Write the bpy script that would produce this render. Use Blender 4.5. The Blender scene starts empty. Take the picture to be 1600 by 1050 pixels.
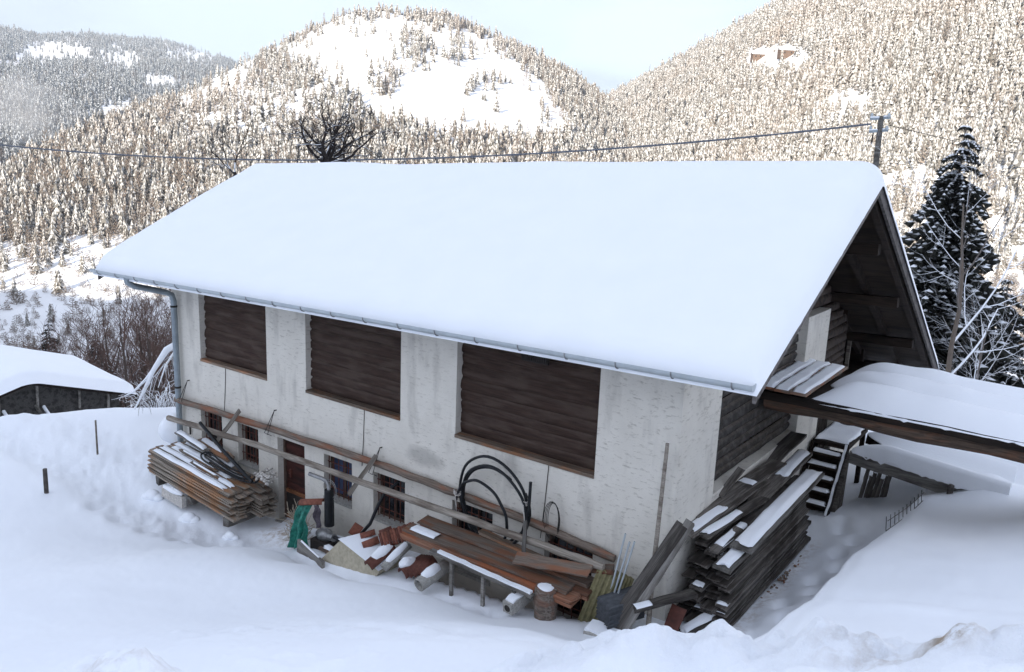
import bpy, math, random
import numpy as np
from mathutils import Vector, Matrix
R_ = math.radians
rnd = random.Random(7)
C = bpy.context.scene.collection
S = bpy.context.scene
# ------------------------------------------------------------------ camera
CAM = np.array((4.84617, -11.14718, 5.0732)); YAW, PIT, ROL = R_(36.1283), R_(12.1335), R_(2.2747); FPX = 1259.73
def basis():
    cy, sy, cp, sp = math.cos(YAW), math.sin(YAW), math.cos(PIT), math.sin(PIT)
    f = np.array((-sy*cp, cy*cp, -sp)); r = np.array((cy, sy, 0.)); u = np.cross(r, f)
    c, s = math.cos(ROL), math.sin(ROL)
    return c*r+s*u, -s*r+c*u, f
BR, BU, BF = basis()
cd = bpy.data.cameras.new('camera'); cam = bpy.data.objects.new('camera', cd); C.objects.link(cam)
cd.sensor_width = 36; cd.lens = FPX/1600*36; cd.clip_start = .05; cd.clip_end = 20000
cam.matrix_world = Matrix(((BR[0], BU[0], -BF[0], CAM[0]), (BR[1], BU[1], -BF[1], CAM[1]), (BR[2], BU[2], -BF[2], CAM[2]), (0, 0, 0, 1)))
S.camera = cam
# ------------------------------------------------------------------ light
SUN_EL, SUN_AZ = 16., 165.            # azimuth clockwise from +y: behind the camera
SKY_STR, SUN_STR, EXPO = .10, 3.3, 2.3
S.view_settings.view_transform = 'Standard'; S.view_settings.look = 'None'
S.view_settings.exposure = EXPO; S.view_settings.gamma = 1; S.view_settings.use_curve_mapping = False
w = bpy.data.worlds.new('World'); S.world = w; w.use_nodes = True
nt = w.node_tree; N = nt.nodes; L = nt.links
bg = N['Background']; sky = N.new('ShaderNodeTexSky'); sky.sky_type = 'NISHITA'; sky.sun_disc = False
sky.sun_elevation = R_(SUN_EL); sky.sun_rotation = R_(SUN_AZ); sky.altitude = 900; sky.dust_density = .5; sky.air_density = 1.
hs = N.new('ShaderNodeHueSaturation'); hs.inputs['Hue'].default_value = .52; hs.inputs['Saturation'].default_value = .70; L.new(sky.outputs[0], hs.inputs['Color'])
tc = N.new('ShaderNodeTexCoord'); mp = N.new('ShaderNodeMapping'); mp.inputs['Scale'].default_value = (1.5, 1.5, 5)
nz = N.new('ShaderNodeTexNoise'); nz.inputs['Scale'].default_value = 2.2; nz.inputs['Detail'].default_value = 6
cr = N.new('ShaderNodeValToRGB'); cr.color_ramp.elements[0].position = .42; cr.color_ramp.elements[1].position = .75
mx = N.new('ShaderNodeMix'); mx.data_type = 'RGBA'; mx.inputs['B'].default_value = (2.55, 2.78, 3.2, 1)
mm = N.new('ShaderNodeMath'); mm.operation = 'MULTIPLY_ADD'; mm.inputs[1].default_value = .55; mm.inputs[2].default_value = .34
L.new(tc.outputs['Generated'], mp.inputs[0]); L.new(mp.outputs[0], nz.inputs['Vector']); L.new(nz.outputs[0], cr.inputs[0])
sx = N.new('ShaderNodeSeparateXYZ'); L.new(tc.outputs['Generated'], sx.inputs[0]); zr_ = N.new('ShaderNodeValToRGB'); L.new(sx.outputs[2], zr_.inputs[0])
for e_, (p_, c_) in zip([zr_.color_ramp.elements[0], zr_.color_ramp.elements[1], zr_.color_ramp.elements.new(.22)], ((0, .42), (.75, 1.08), (.22, .64))): e_.position = p_; e_.color = (c_, c_, c_, 1)
ml = N.new('ShaderNodeMix'); ml.data_type = 'RGBA'; ml.blend_type = 'MULTIPLY'; ml.inputs['Factor'].default_value = 1
L.new(cr.outputs[0], mm.inputs[0]); L.new(mm.outputs[0], mx.inputs['Factor']); L.new(hs.outputs[0], mx.inputs['A']); L.new(mx.outputs['Result'], ml.inputs['A']); L.new(zr_.outputs[0], ml.inputs['B']); L.new(ml.outputs['Result'], bg.inputs[0])
bg.inputs[1].default_value = SKY_STR
sd = bpy.data.lights.new('sun', 'SUN'); sd.energy = SUN_STR; sd.angle = R_(.5); sd.color = (1, .92, .81)
so = bpy.data.objects.new('sun', sd); C.objects.link(so)
_a, _e = R_(SUN_AZ), R_(SUN_EL)
so.rotation_euler = Vector((math.sin(_a)*math.cos(_e), math.cos(_a)*math.cos(_e), math.sin(_e))).to_track_quat('Z', 'Y').to_euler()
S.cycles.max_bounces = 12; S.cycles.diffuse_bounces = 9
# ------------------------------------------------------------------ noise
def hash2(ix, iy, s):
    n = (ix.astype(np.int64)*374761393 + iy.astype(np.int64)*668265263 + s*974711) & 0x7fffffff
    n = ((n ^ (n >> 13))*1274126177) & 0x7fffffff
    return ((n ^ (n >> 16)) & 0xffff)/65535.
def vnoise(x, y, s=0):
    ix = np.floor(x); iy = np.floor(y); fx = x-ix; fy = y-iy
    fx = fx*fx*fx*(fx*(fx*6-15)+10); fy = fy*fy*fy*(fy*(fy*6-15)+10)
    a = hash2(ix, iy, s); b = hash2(ix+1, iy, s); c = hash2(ix, iy+1, s); d = hash2(ix+1, iy+1, s)
    return (a+(b-a)*fx)*(1-fy)+(c+(d-c)*fx)*fy
def fbm(x, y, o=4, s=0):
    t = 0; a = .5; k = 0
    for i in range(o):
        t = t+a*(vnoise(x*(2**i)+i*17.3, y*(2**i)-i*9.1, s+i)-.5); a *= .5
    return t*2
def sst(a, b, x):
    t = np.clip((x-a)/(b-a), 0, 1); return t*t*(3-2*t)
def project(P):
    d = P-CAM; z = d@BF
    return 800+FPX*(d@BR)/z, 525-FPX*(d@BU)/z
# ------------------------------------------------------------------ materials
class NT:
    def __init__(s, name, rough=.8):
        s.m = bpy.data.materials.new(name); s.m.use_nodes = True; s.t = s.m.node_tree
        s.b = s.t.nodes['Principled BSDF']; s.b.inputs['Roughness'].default_value = rough; s.tc = None
        s.b.inputs['Specular IOR Level'].default_value = .25
    def n(s, ty, **k):
        o = s.t.nodes.new(ty)
        for a, v in k.items():
            if a in o.inputs: o.inputs[a].default_value = v
            else: setattr(o, a, v)
        return o
    def l(s, a, b): s.t.links.new(a, b)
    def co(s, which='Object', scale=(1, 1, 1)):
        if not s.tc: s.tc = s.n('ShaderNodeTexCoord')
        m = s.n('ShaderNodeMapping'); m.inputs['Scale'].default_value = scale; s.l(s.tc.outputs[which], m.inputs[0]); return m.outputs[0]
    def noise(s, vec, sc, det=4, rough=.55):
        o = s.n('ShaderNodeTexNoise'); o.inputs['Scale'].default_value = sc; o.inputs['Detail'].default_value = det; o.inputs['Roughness'].default_value = rough
        s.l(vec, o.inputs['Vector']); return o.outputs[0]
    def ramp(s, f, *st):
        o = s.n('ShaderNodeValToRGB'); e = o.color_ramp.elements
        while len(e) < len(st): e.new(.5)
        for q, (p, c) in zip(e, st):
            q.position = p; q.color = (c, c, c, 1) if isinstance(c, (int, float)) else (*c, 1)
        s.l(f, o.inputs[0]); return o.outputs[0]
    def mix(s, f, a, b, mode='MIX'):
        o = s.n('ShaderNodeMix', data_type='RGBA', blend_type=mode)
        for k, v in (('Factor', f), ('A', a), ('B', b)):
            i = o.inputs[0] if k == 'Factor' else o.inputs[6 if k == 'A' else 7]
            if isinstance(v, (int, float)): i.default_value = v
            elif isinstance(v, tuple): i.default_value = (*v, 1)
            else: s.l(v, i)
        return o.outputs[2]
    def math(s, op, a, b=None):
        o = s.n('ShaderNodeMath', operation=op)
        for i, v in enumerate((a, b)):
            if v is None: continue
            if isinstance(v, (int, float)): o.inputs[i].default_value = v
            else: s.l(v, o.inputs[i])
        return o.outputs[0]
    def bump(s, h, st=.3, d=.02):
        o = s.n('ShaderNodeBump'); o.inputs['Strength'].default_value = st; o.inputs['Distance'].default_value = d
        s.l(h, o.inputs['Height']); s.l(o.outputs[0], s.b.inputs['Normal'])
    def col(s, c):
        if isinstance(c, tuple): s.b.inputs['Base Color'].default_value = (*c, 1)
        else: s.l(c, s.b.inputs['Base Color'])
        return s.m
SNOWC = (.86, .885, .92)
def m_snow(name, bs=.25, sc=9, d=.03):
    t = NT(name, .65); v = t.co()
    a = t.noise(v, sc, 6, .6); b = t.noise(v, 55, 3)
    t.bump(t.mix(.3, a, b), bs, d)
    return t.col(t.mix(t.noise(v, 1.3, 3), (.83, .86, .9), (.885, .905, .935)))
def m_wood(name, a, b, c=None, rough=.8, st=.6, grain=16, pale_top=False):
    t = NT(name, rough); v = t.co('Object', (.7, grain*.9, grain*.9)); v2 = t.co('Object', (.6, 3, 3))
    g = t.noise(v, 2.5, 6, .6); g2 = t.noise(v2, 2., 4)
    oi = t.n('ShaderNodeObjectInfo')
    k = t.mix(t.ramp(g, (.37, 0), (.63, 1)), a, b)
    k = t.mix(t.ramp(g2, (.47, 0), (.62, .85)), k, c or tuple(x*.55 for x in a))
    k = t.mix(1., k, t.ramp(oi.outputs['Random'], (0, .52), (1, 1.28)), 'MULTIPLY')
    if pale_top:
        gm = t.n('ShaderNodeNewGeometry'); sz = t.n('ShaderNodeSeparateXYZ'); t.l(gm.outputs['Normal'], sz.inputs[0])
        k = t.mix(t.math('MULTIPLY', t.ramp(sz.outputs[2], (.25, 0), (.9, .5)), t.ramp(t.noise(v2, 5, 4), (.3, .35), (.6, 1))), k, (.17, .135, .112))  # paler grey on upward-facing surfaces, broken up by noise
    t.bump(g, st, .012); return t.col(k)
def m_plain(name, c, rough=.6, metal=0, var=.25, sc=12):
    t = NT(name, rough); v = t.co(); t.b.inputs['Metallic'].default_value = metal
    g = t.noise(v, sc, 5)
    t.bump(g, .15, .01)
    return t.col(t.mix(t.ramp(g, (.3, 0), (.7, 1)), tuple(x*(1-var) for x in c), tuple(min(1, x*(1+var)) for x in c)))
def m_plaster():
    t = NT('plaster', .9); v = t.co(); vs = t.co('Object', (1.5, 1.5, 6.5)); vd = t.co('Object', (1.2, 1.2, .35))
    sc = t.ramp(t.noise(vs, 3.2, 6, .75), (.56, 0), (.61, 1)); pat = t.ramp(t.noise(v, 1.1, 4), (.36, .2), (.6, 1))
    scr = t.math('MULTIPLY', sc, pat)
    base = t.mix(t.noise(v, 1.6, 5, .6), (.585, .55, .485), (.77, .735, .66))
    base = t.mix(t.math('MULTIPLY', scr, .4), base, (.2, .17, .13))
    base = t.mix(t.ramp(t.noise(vd, 2.2, 5), (.54, 0), (.78, .55)), base, (.27, .25, .225))
    sx = t.n('ShaderNodeSeparateXYZ'); t.l(t.co(), sx.inputs[0])
    low = t.math('ADD', sx.outputs[2], t.math('MULTIPLY', t.noise(v, 2, 4), .9))
    base = t.mix(t.ramp(t.math('MULTIPLY', t.math('ADD', low, -1.0), .5), (.0, .55), (.3, 0)), base, (.25, .225, .195))
    # the old damp patch below the second opening
    vm = t.n('ShaderNodeVectorMath', operation='DISTANCE'); mpp = t.n('ShaderNodeMapping'); mpp.inputs['Location'].default_value = (-1.7*.9+.0, 0, -2.75*2.2); mpp.inputs['Scale'].default_value = (.9, .001, 2.2)
    t.l(t.tc.outputs['Object'], mpp.inputs[0]); t.l(mpp.outputs[0], vm.inputs[0])
    dd = t.math('ADD', vm.outputs[1], t.math('MULTIPLY', t.noise(v, 4, 4), .5))
    base = t.mix(t.ramp(dd, (.5, .42), (.78, 0)), base, (.17, .16, .15))
    t.bump(t.mix(.5, sc, t.noise(v, 28, 5)), .45, .012)
    return t.col(base)
def m_ground():
    t = NT('snow_ground', .65); v = t.co()
    a = t.noise(v, 7, 8, .66); b = t.noise(v, 60, 5, .7)
    at = t.n('ShaderNodeAttribute', attribute_name='dirt'); rg = t.n('ShaderNodeAttribute', attribute_name='rough')
    bp = t.n('ShaderNodeBump'); bp.inputs['Distance'].default_value = .035
    t.l(t.mix(.35, a, b), bp.inputs['Height']); t.l(t.math('ADD', .22, t.math('MULTIPLY', rg.outputs['Fac'], .65)), bp.inputs['Strength']); t.l(bp.outputs[0], t.b.inputs['Normal'])
    k = t.mix(t.noise(v, .6, 3), (.83, .86, .905), (.875, .90, .935))
    k = t.mix(t.math('MULTIPLY', t.ramp(t.noise(v, 7, 5, .7), (.42, 0), (.62, 1)), at.outputs['Fac']), k, (.33, .25, .17))
    return t.col(k)
def m_hill():
    t = NT('hill_snow', .8); v = t.co()
    a = t.noise(v, .02, 6, .7); b = t.noise(v, .12, 6, .75)
    f = t.ramp(t.mix(.55, a, b), (.57, 0), (.66, .7))
    bp = t.n('ShaderNodeBump'); bp.inputs['Distance'].default_value = 1.5; bp.inputs['Strength'].default_value = .5; t.l(b, bp.inputs['Height']); t.l(bp.outputs[0], t.b.inputs['Normal'])
    return t.col(t.mix(f, (.82, .82, .82), t.mix(t.noise(v, .05, 3), (.27, .19, .14), (.40, .33, .27))))
def m_needle(name, base, brown):
    t = NT(name, .9); at = t.n('ShaderNodeAttribute', attribute_name='tint'); v = t.co()
    k = t.mix(at.outputs['Fac'], base, brown)
    return t.col(k)
def m_bark(name, a, b, lo=.35, hi=.6, snow=True):
    t = NT(name, .9); v = t.co(); k = t.mix(t.noise(v, 6, 4), a, b)
    if snow:
        g = t.n('ShaderNodeNewGeometry'); sx = t.n('ShaderNodeSeparateXYZ'); t.l(g.outputs['True Normal'], sx.inputs[0])
        f = t.math('ADD', sx.outputs[2], t.math('MULTIPLY', t.math('SUBTRACT', t.noise(v, 2.5, 3), .5), 1.1))
        k = t.mix(t.ramp(f, (lo, 0), (hi, 1)), k, SNOWC)
    return t.col(k)
M = {}
M['snow'] = m_snow('snow'); M['roofsnow'] = m_snow('roof_snow', .12, 5, .03); M['ground'] = m_ground(); M['hill'] = m_hill()
M['plaster'] = m_plaster()
M['log'] = m_wood('log_brown', (.034, .019, .014), (.066, .038, .027), (.085, .058, .045), pale_top=True)
M['loggrey'] = m_wood('log_grey', (.019, .016, .014), (.042, .036, .031), (.065, .06, .055), pale_top=True)
M['gablelog'] = m_wood('gable_log', (.035, .025, .019), (.075, .053, .04), (.02, .015, .012))
M['dark'] = m_wood('dark_timber', (.015, .0095, .0065), (.032, .021, .0145))
M['beam'] = m_wood('weathered_beam', (.15, .105, .075), (.28, .22, .17), (.34, .16, .08))
M['upbeam'] = m_wood('upper_beam', (.085, .064, .05), (.185, .15, .122), (.19, .08, .045)); M['pole'] = m_wood('grey_pole', (.16, .138, .112), (.29, .258, .22), (.09, .07, .055))
M['stackL'] = m_wood('stack_board', (.15, .12, .095), (.36, .315, .26), (.32, .16, .075), st=.9, grain=26)
M['stackR'] = m_wood('dark_board', (.07, .062, .054), (.18, .163, .146), (.045, .037, .032), st=.9, grain=24)
M['plank'] = m_wood('brown_plank', (.135, .105, .083), (.225, .182, .148), (.25, .105, .055), st=.9, grain=22)
M['stumpw'] = m_wood('stump_bark', (.08, .062, .05), (.19, .165, .14), (.15, .075, .05)); M['barklog'] = m_wood('bark_log', (.05, .035, .026), (.12, .085, .062), (.17, .085, .05))
M['plankr'] = m_wood('reddish_plank', (.16, .075, .045), (.27, .15, .10), (.30, .10, .045), st=.9, grain=22)
M['greyw'] = m_wood('grey_wood', (.15, .14, .125), (.27, .255, .235), (.09, .08, .07))
M['barge'] = m_wood('barge_wood', (.13, .115, .11), (.22, .20, .19), (.08, .07, .065))
M['redwood'] = m_wood('red_door', (.055, .016, .012), (.10, .032, .024), (.03, .014, .012))
M['orange'] = m_wood('orange_strip', (.26, .10, .045), (.38, .17, .08))
M['zinc'] = m_plain('zinc', (.27, .31, .335), .45, .4, .15, 5); M['zincw'] = m_plain('pale_metal', (.44, .48, .50), .4, .3, .1, 5)
M['steel'] = m_plain('steel', (.28, .28, .28), .4, .7)
M['black'] = m_plain('black_plastic', (.014, .015, .017), .42); M['iron'] = m_plain('iron', (.03, .025, .022), .7)
M['rust'] = m_plain('rusty_bars', (.11, .04, .028), .8); M['rustsheet'] = m_plain('rust_sheet', (.075, .027, .02), .7, 0, .5, 6)
M['glass'] = m_plain('pane', (.012, .013, .016), .12); M['glass'].node_tree.nodes['Principled BSDF'].inputs['Specular IOR Level'].default_value = .5
M['bluecloth'] = m_plain('blue_pane', (.04, .055, .11), .4)
M['frame'] = m_plain('window_frame', (.10, .065, .05), .7)
M['conc'] = m_plain('concrete', (.33, .32, .295), .9, 0, .25, 25); M['concb'] = m_plain('beige_slab', (.43, .385, .29), .9, 0, .2, 14)
M['tile'] = m_plain('clay_tile', (.20, .075, .05), .75, 0, .35, 14); M['tile2'] = m_plain('clay_tile_dark', (.115, .045, .033), .75, 0, .35, 14)
M['corry'] = m_plain('ochre_sheet', (.20, .18, .095), .7, 0, .35, 9); M['corrg'] = m_plain('grey_sheet', (.075, .08, .088), .8, 0, .25, 12)
M['teal'] = m_plain('teal_tarp', (.025, .17, .13), .45, 0, .5, 12); M['straw'] = m_plain('dry_twigs', (.40, .34, .26), .9)
M['stone'] = m_plain('pale_stone', (.52, .49, .45), .9, 0, .3, 22); M['rag'] = m_plain('grey_rag', (.10, .085, .10), .9)
M['bark'] = m_bark('snowy_bark', (.055, .04, .033), (.11, .085, .07)); M['barkd'] = m_bark('dark_bark', (.018, .014, .013), (.035, .028, .026), .62, .8)
M['barkt'] = m_bark('trunk_bark', (.10, .08, .065), (.17, .14, .115), .7, .9)
M['twig'] = m_bark('twig_bark', (.10, .062, .05), (.16, .105, .085), .5, .75); M['frost'] = m_bark('frosted_bark', (.10, .085, .075), (.2, .175, .16), .0, .3)
M['needle'] = m_needle('needles', (.15, .143, .126), (.215, .168, .135)); M['fsnow'] = m_needle('needle_snow', (.52, .515, .50), (.42, .35, .30))
M['spruce'] = m_plain('spruce_needles', (.030, .031, .025), .85, 0, .5, 3)
M['wallgrey'] = m_wood('barn_boards', (.05, .047, .044), (.115, .108, .10), (.03, .027, .025))
M['chalet'] = m_plain('chalet_wood', (.12, .08, .058), .8)
# ------------------------------------------------------------------ mesh builder
class MB:
    def __init__(s): s.v = []; s.f = []; s.m = []; s.sm = []
    def add(s, V, Fs, mi=0, smooth=False):
        o = len(s.v); s.v.extend([tuple(map(float, p)) for p in V])
        for f in Fs: s.f.append(tuple(i+o for i in f)); s.m.append(mi); s.sm.append(smooth)
        return s
    def box(s, a, b, mi=0):
        x0, y0, z0 = a; x1, y1, z1 = b
        V = [(x0, y0, z0), (x1, y0, z0), (x1, y1, z0), (x0, y1, z0), (x0, y0, z1), (x1, y0, z1), (x1, y1, z1), (x0, y1, z1)]
        return s.add(V, [(0, 3, 2, 1), (4, 5, 6, 7), (0, 1, 5, 4), (1, 2, 6, 5), (2, 3, 7, 6), (3, 0, 4, 7)], mi)
    def beam(s, p0, p1, w, h, up=(0, 0, 1), seg=1, jit=0, mi=0, taper=1):
        p0 = Vector(p0); p1 = Vector(p1); d = p1-p0; x = d.normalized(); y = Vector(up).cross(x)
        if y.length < 1e-4: y = Vector((0, 1, 0)).cross(x)
        y.normalize(); z = x.cross(y); V = []; F = []
        for i in range(seg+1):
            t = i/seg; c = p0+d*t; k = 1+(taper-1)*t
            o = y*rnd.uniform(-jit, jit)+z*rnd.uniform(-jit, jit)
            for a, b in ((-1, -1), (1, -1), (1, 1), (-1, 1)):
                V.append(c+o+y*(a*w*k/2+rnd.uniform(-jit, jit)*.5)+z*(b*h*k/2+rnd.uniform(-jit, jit)*.5))
        for i in range(seg):
            for j in range(4):
                F.append((i*4+j, i*4+(j+1) % 4, i*4+4+(j+1) % 4, i*4+4+j)[::-1])
        F.append((0, 1, 2, 3)); n = seg*4; F.append((n+3, n+2, n+1, n))
        return s.add(V, F, mi)
    def tube(s, pts, r, n=8, mi=0, cap=True, smooth=True, jit=0):
        P = [Vector(p) for p in pts]; k = len(P)
        if not hasattr(r, '__len__'): r = [r]*k
        V = []; F = []; ref = None
        for i in range(k):
            t = (P[min(i+1, k-1)]-P[max(i-1, 0)]); t = t.normalized() if t.length > 1e-9 else Vector((0, 0, 1))
            if ref is None: ref = Vector((0, 0, 1)) if abs(t.z) < .9 else Vector((1, 0, 0))
            a = (ref-t*ref.dot(t)).normalized(); b = t.cross(a); ref = a
            for j in range(n):
                q = 2*math.pi*j/n; rr = r[i]*(1+rnd.uniform(-jit, jit)); V.append(P[i]+a*(math.cos(q)*rr)+b*(math.sin(q)*rr))
        for i in range(k-1):
            for j in range(n): F.append((i*n+j, i*n+(j+1) % n, i*n+n+(j+1) % n, i*n+n+j))
        s.add(V, F, mi, smooth)
        if cap: s.add(V[:n], [tuple(range(n))[::-1]], mi); s.add(V[-n:], [tuple(range(n))], mi)
        return s
    def ring(s, p0, p1, r0, r1, n=14, mi=0):      # pipe with an open core
        p0 = Vector(p0); p1 = Vector(p1); t = (p1-p0).normalized(); a = t.orthogonal().normalized(); b = t.cross(a); V = []
        for p, r in ((p0, r0), (p0, r1), (p1, r1), (p1, r0)):
            for j in range(n): q = 2*math.pi*j/n; V.append(p+a*math.cos(q)*r+b*math.sin(q)*r)
        F = []
        for k in range(4):
            for j in range(n): F.append((k*n+j, k*n+(j+1) % n, ((k+1) % 4)*n+(j+1) % n, ((k+1) % 4)*n+j))
        return s.add(V, F, mi, True)
    def lump(s, c, r, seed=0, amp=.25, n=10, mi=0, flat=None):
        c = Vector(c); V = []; F = []
        rr = r if hasattr(r, '__len__') else (r, r, r)
        for i in range(n+1):
            th = math.pi*i/n
            for j in range(n*2):
                ph = math.pi*j/n; k = 1+amp*math.sin(3*ph+seed)*math.sin(2*th+seed*1.7)+amp*.6*math.sin(5*ph+seed*2.3)*math.sin(4*th)
                z = math.cos(th)*rr[2]*k
                if flat is not None: z = max(z, flat)
                V.append(c+Vector((math.sin(th)*math.cos(ph)*rr[0]*k, math.sin(th)*math.sin(ph)*rr[1]*k, z)))
        m = n*2
        for i in range(n):
            for j in range(m): F.append((i*m+j, i*m+m+j, i*m+m+(j+1) % m, i*m+(j+1) % m))
        return s.add(V, F, mi, True)
    def grid(s, P, mi=0, smooth=True):            # P: (n,m,3)
        n, m = P.shape[:2]
        return s.add(P.reshape(-1, 3), [(i*m+j, i*m+m+j, i*m+m+j+1, i*m+j+1) for i in range(n-1) for j in range(m-1)], mi, smooth)
ORG = {}
def link_mesh(name, mb, mats, org):
    me = bpy.data.meshes.new(name); v = np.array(mb.v)-np.array(org)
    me.from_pydata([tuple(p) for p in v], [], mb.f)
    for m in (mats if isinstance(mats, (list, tuple)) else [mats]): me.materials.append(m)
    me.polygons.foreach_set('material_index', mb.m); me.polygons.foreach_set('use_smooth', mb.sm); me.update()
    o = bpy.data.objects.new(name, me); C.objects.link(o); return o
def tag(o, label=None, cat=None, group=None, kind=None):
    if label: o['label'] = label
    if cat: o['category'] = cat
    if group: o['group'] = group
    if kind: o['kind'] = kind
    return o
def empty(name, loc, label, cat, group=None):
    o = bpy.data.objects.new(name, None); C.objects.link(o); o.location = loc; o.empty_display_size = .2; ORG[o.name] = tuple(loc)
    return tag(o, label, cat, group)
def part(name, mb, mat, parent, label=None):
    org = ORG[parent.name]; o = link_mesh(name, mb, mat, org); o.parent = parent; ORG[o.name] = org
    if label: o['label'] = label
    return o
def thing(name, mb, mat, label, cat, group=None, kind=None):
    v = np.array(mb.v); org = (v[:, 0].mean(), v[:, 1].mean(), v[:, 2].min()); o = link_mesh(name, mb, mat, org); o.location = org; ORG[o.name] = org
    return tag(o, label, cat, group, kind)
def capgrid(x0, x1, y0, y1, zf, h, nx=14, ny=6, edge=.03, seed=0, rag=.16):
    """rounded layer of snow on a flat rectangle: closed mesh"""
    P = np.zeros((nx+1, ny+1, 3)); Q = P.copy()
    for i in range(nx+1):
        for j in range(ny+1):
            u = i/nx; v = j/ny; x = x0+(x1-x0)*u; wv = (y1-y0)*rag; ya = y0+wv*float(vnoise(np.array(x*3.1+seed), np.array(seed*1.7), 6)); yb = y1-wv*float(vnoise(np.array(x*2.7+seed), np.array(seed*2.9+9), 7)); y = ya+(yb-ya)*v
            xw = min(.12, (x1-x0)*.25); x = x+(xw*float(vnoise(np.array(v*5.), np.array(seed*3.3), 8)) if i == 0 else 0)-(xw*float(vnoise(np.array(v*5.), np.array(seed*1.3), 9)) if i == nx else 0)
            d = min(u*(x1-x0), (1-u)*(x1-x0), v*(y1-y0), (1-v)*(y1-y0)); t = min(1, d/max(edge, 1e-4))
            nn = float(vnoise(np.array(x*5+seed*7.7), np.array(y*9+seed*3.1), 3))
            hh = h*(math.sqrt(1-(1-t)**2)*.9+.1)*(.75+.5*nn)
            P[i, j] = (x, y, zf(x, y)+hh); Q[i, j] = (x, y, zf(x, y)+.001)
    mb = MB(); mb.grid(P); n, m = nx+1, ny+1
    per = [(i, 0) for i in range(n)]+[(nx, j) for j in range(1, m)]+[(i, ny) for i in range(n-2, -1, -1)]+[(0, j) for j in range(m-2, 0, -1)]
    V = [P[p] for p in per]+[Q[p] for p in per]; k = len(per)
    mb.add(V, [(a, k+a, k+(a+1) % k, (a+1) % k) for a in range(k)], 0, True)
    return mb
def board(name, p0, p1, w, t, mat, label, cat='board', group=None, up=(0, 0, 1), snow=None, jag=.035, seg=6, bow=.008, smat=None):
    """one plank with its own axes (x along the grain); snow=(u0,u1,h) puts snow on a stretch of it"""
    p0 = Vector(p0); p1 = Vector(p1); d = p1-p0; Ln = d.length; x = d.normalized(); y = Vector(up).cross(x).normalized(); z = x.cross(y)
    mb = MB(); V = []; F = []
    for i in range(seg+1):
        u = -Ln/2+Ln*i/seg; ob = rnd.uniform(-bow, bow)
        for a, b in ((-1, -1), (1, -1), (1, 1), (-1, 1)):
            e = rnd.uniform(-jag, jag) if i in (0, seg) else 0
            V.append((u+e, a*(w/2+rnd.uniform(-bow, bow)), b*t/2+ob))
    for i in range(seg):
        for j in range(4): F.append((i*4+j, i*4+(j+1) % 4, i*4+4+(j+1) % 4, i*4+4+j)[::-1])
    F.append((0, 1, 2, 3)); n = seg*4; F.append((n+3, n+2, n+1, n)); mb.add(V, F)
    o = link_mesh(name, mb, mat, (0, 0, 0)); c = (p0+p1)/2
    o.matrix_world = Matrix(((x.x, y.x, z.x, c.x), (x.y, y.y, z.y, c.y), (x.z, y.z, z.z, c.z), (0, 0, 0, 1)))
    tag(o, label, cat, group)
    if snow:
        for (u0, u1, h) in (snow if isinstance(snow, list) else [snow]):
            rg_ = .06 if w > .32 else .16; sm = capgrid(-Ln/2+Ln*u0, -Ln/2+Ln*u1, -w/2+rnd.uniform(0, .1)*w, w/2-rnd.uniform(0, .1)*w, lambda a, b: t/2+bow, h, 16, 6, .05, rnd.randint(0, 99), rg_)
            q = link_mesh('snow_cap', sm, M['snow'], (0, 0, 0)); q.parent = o
    return o
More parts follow.
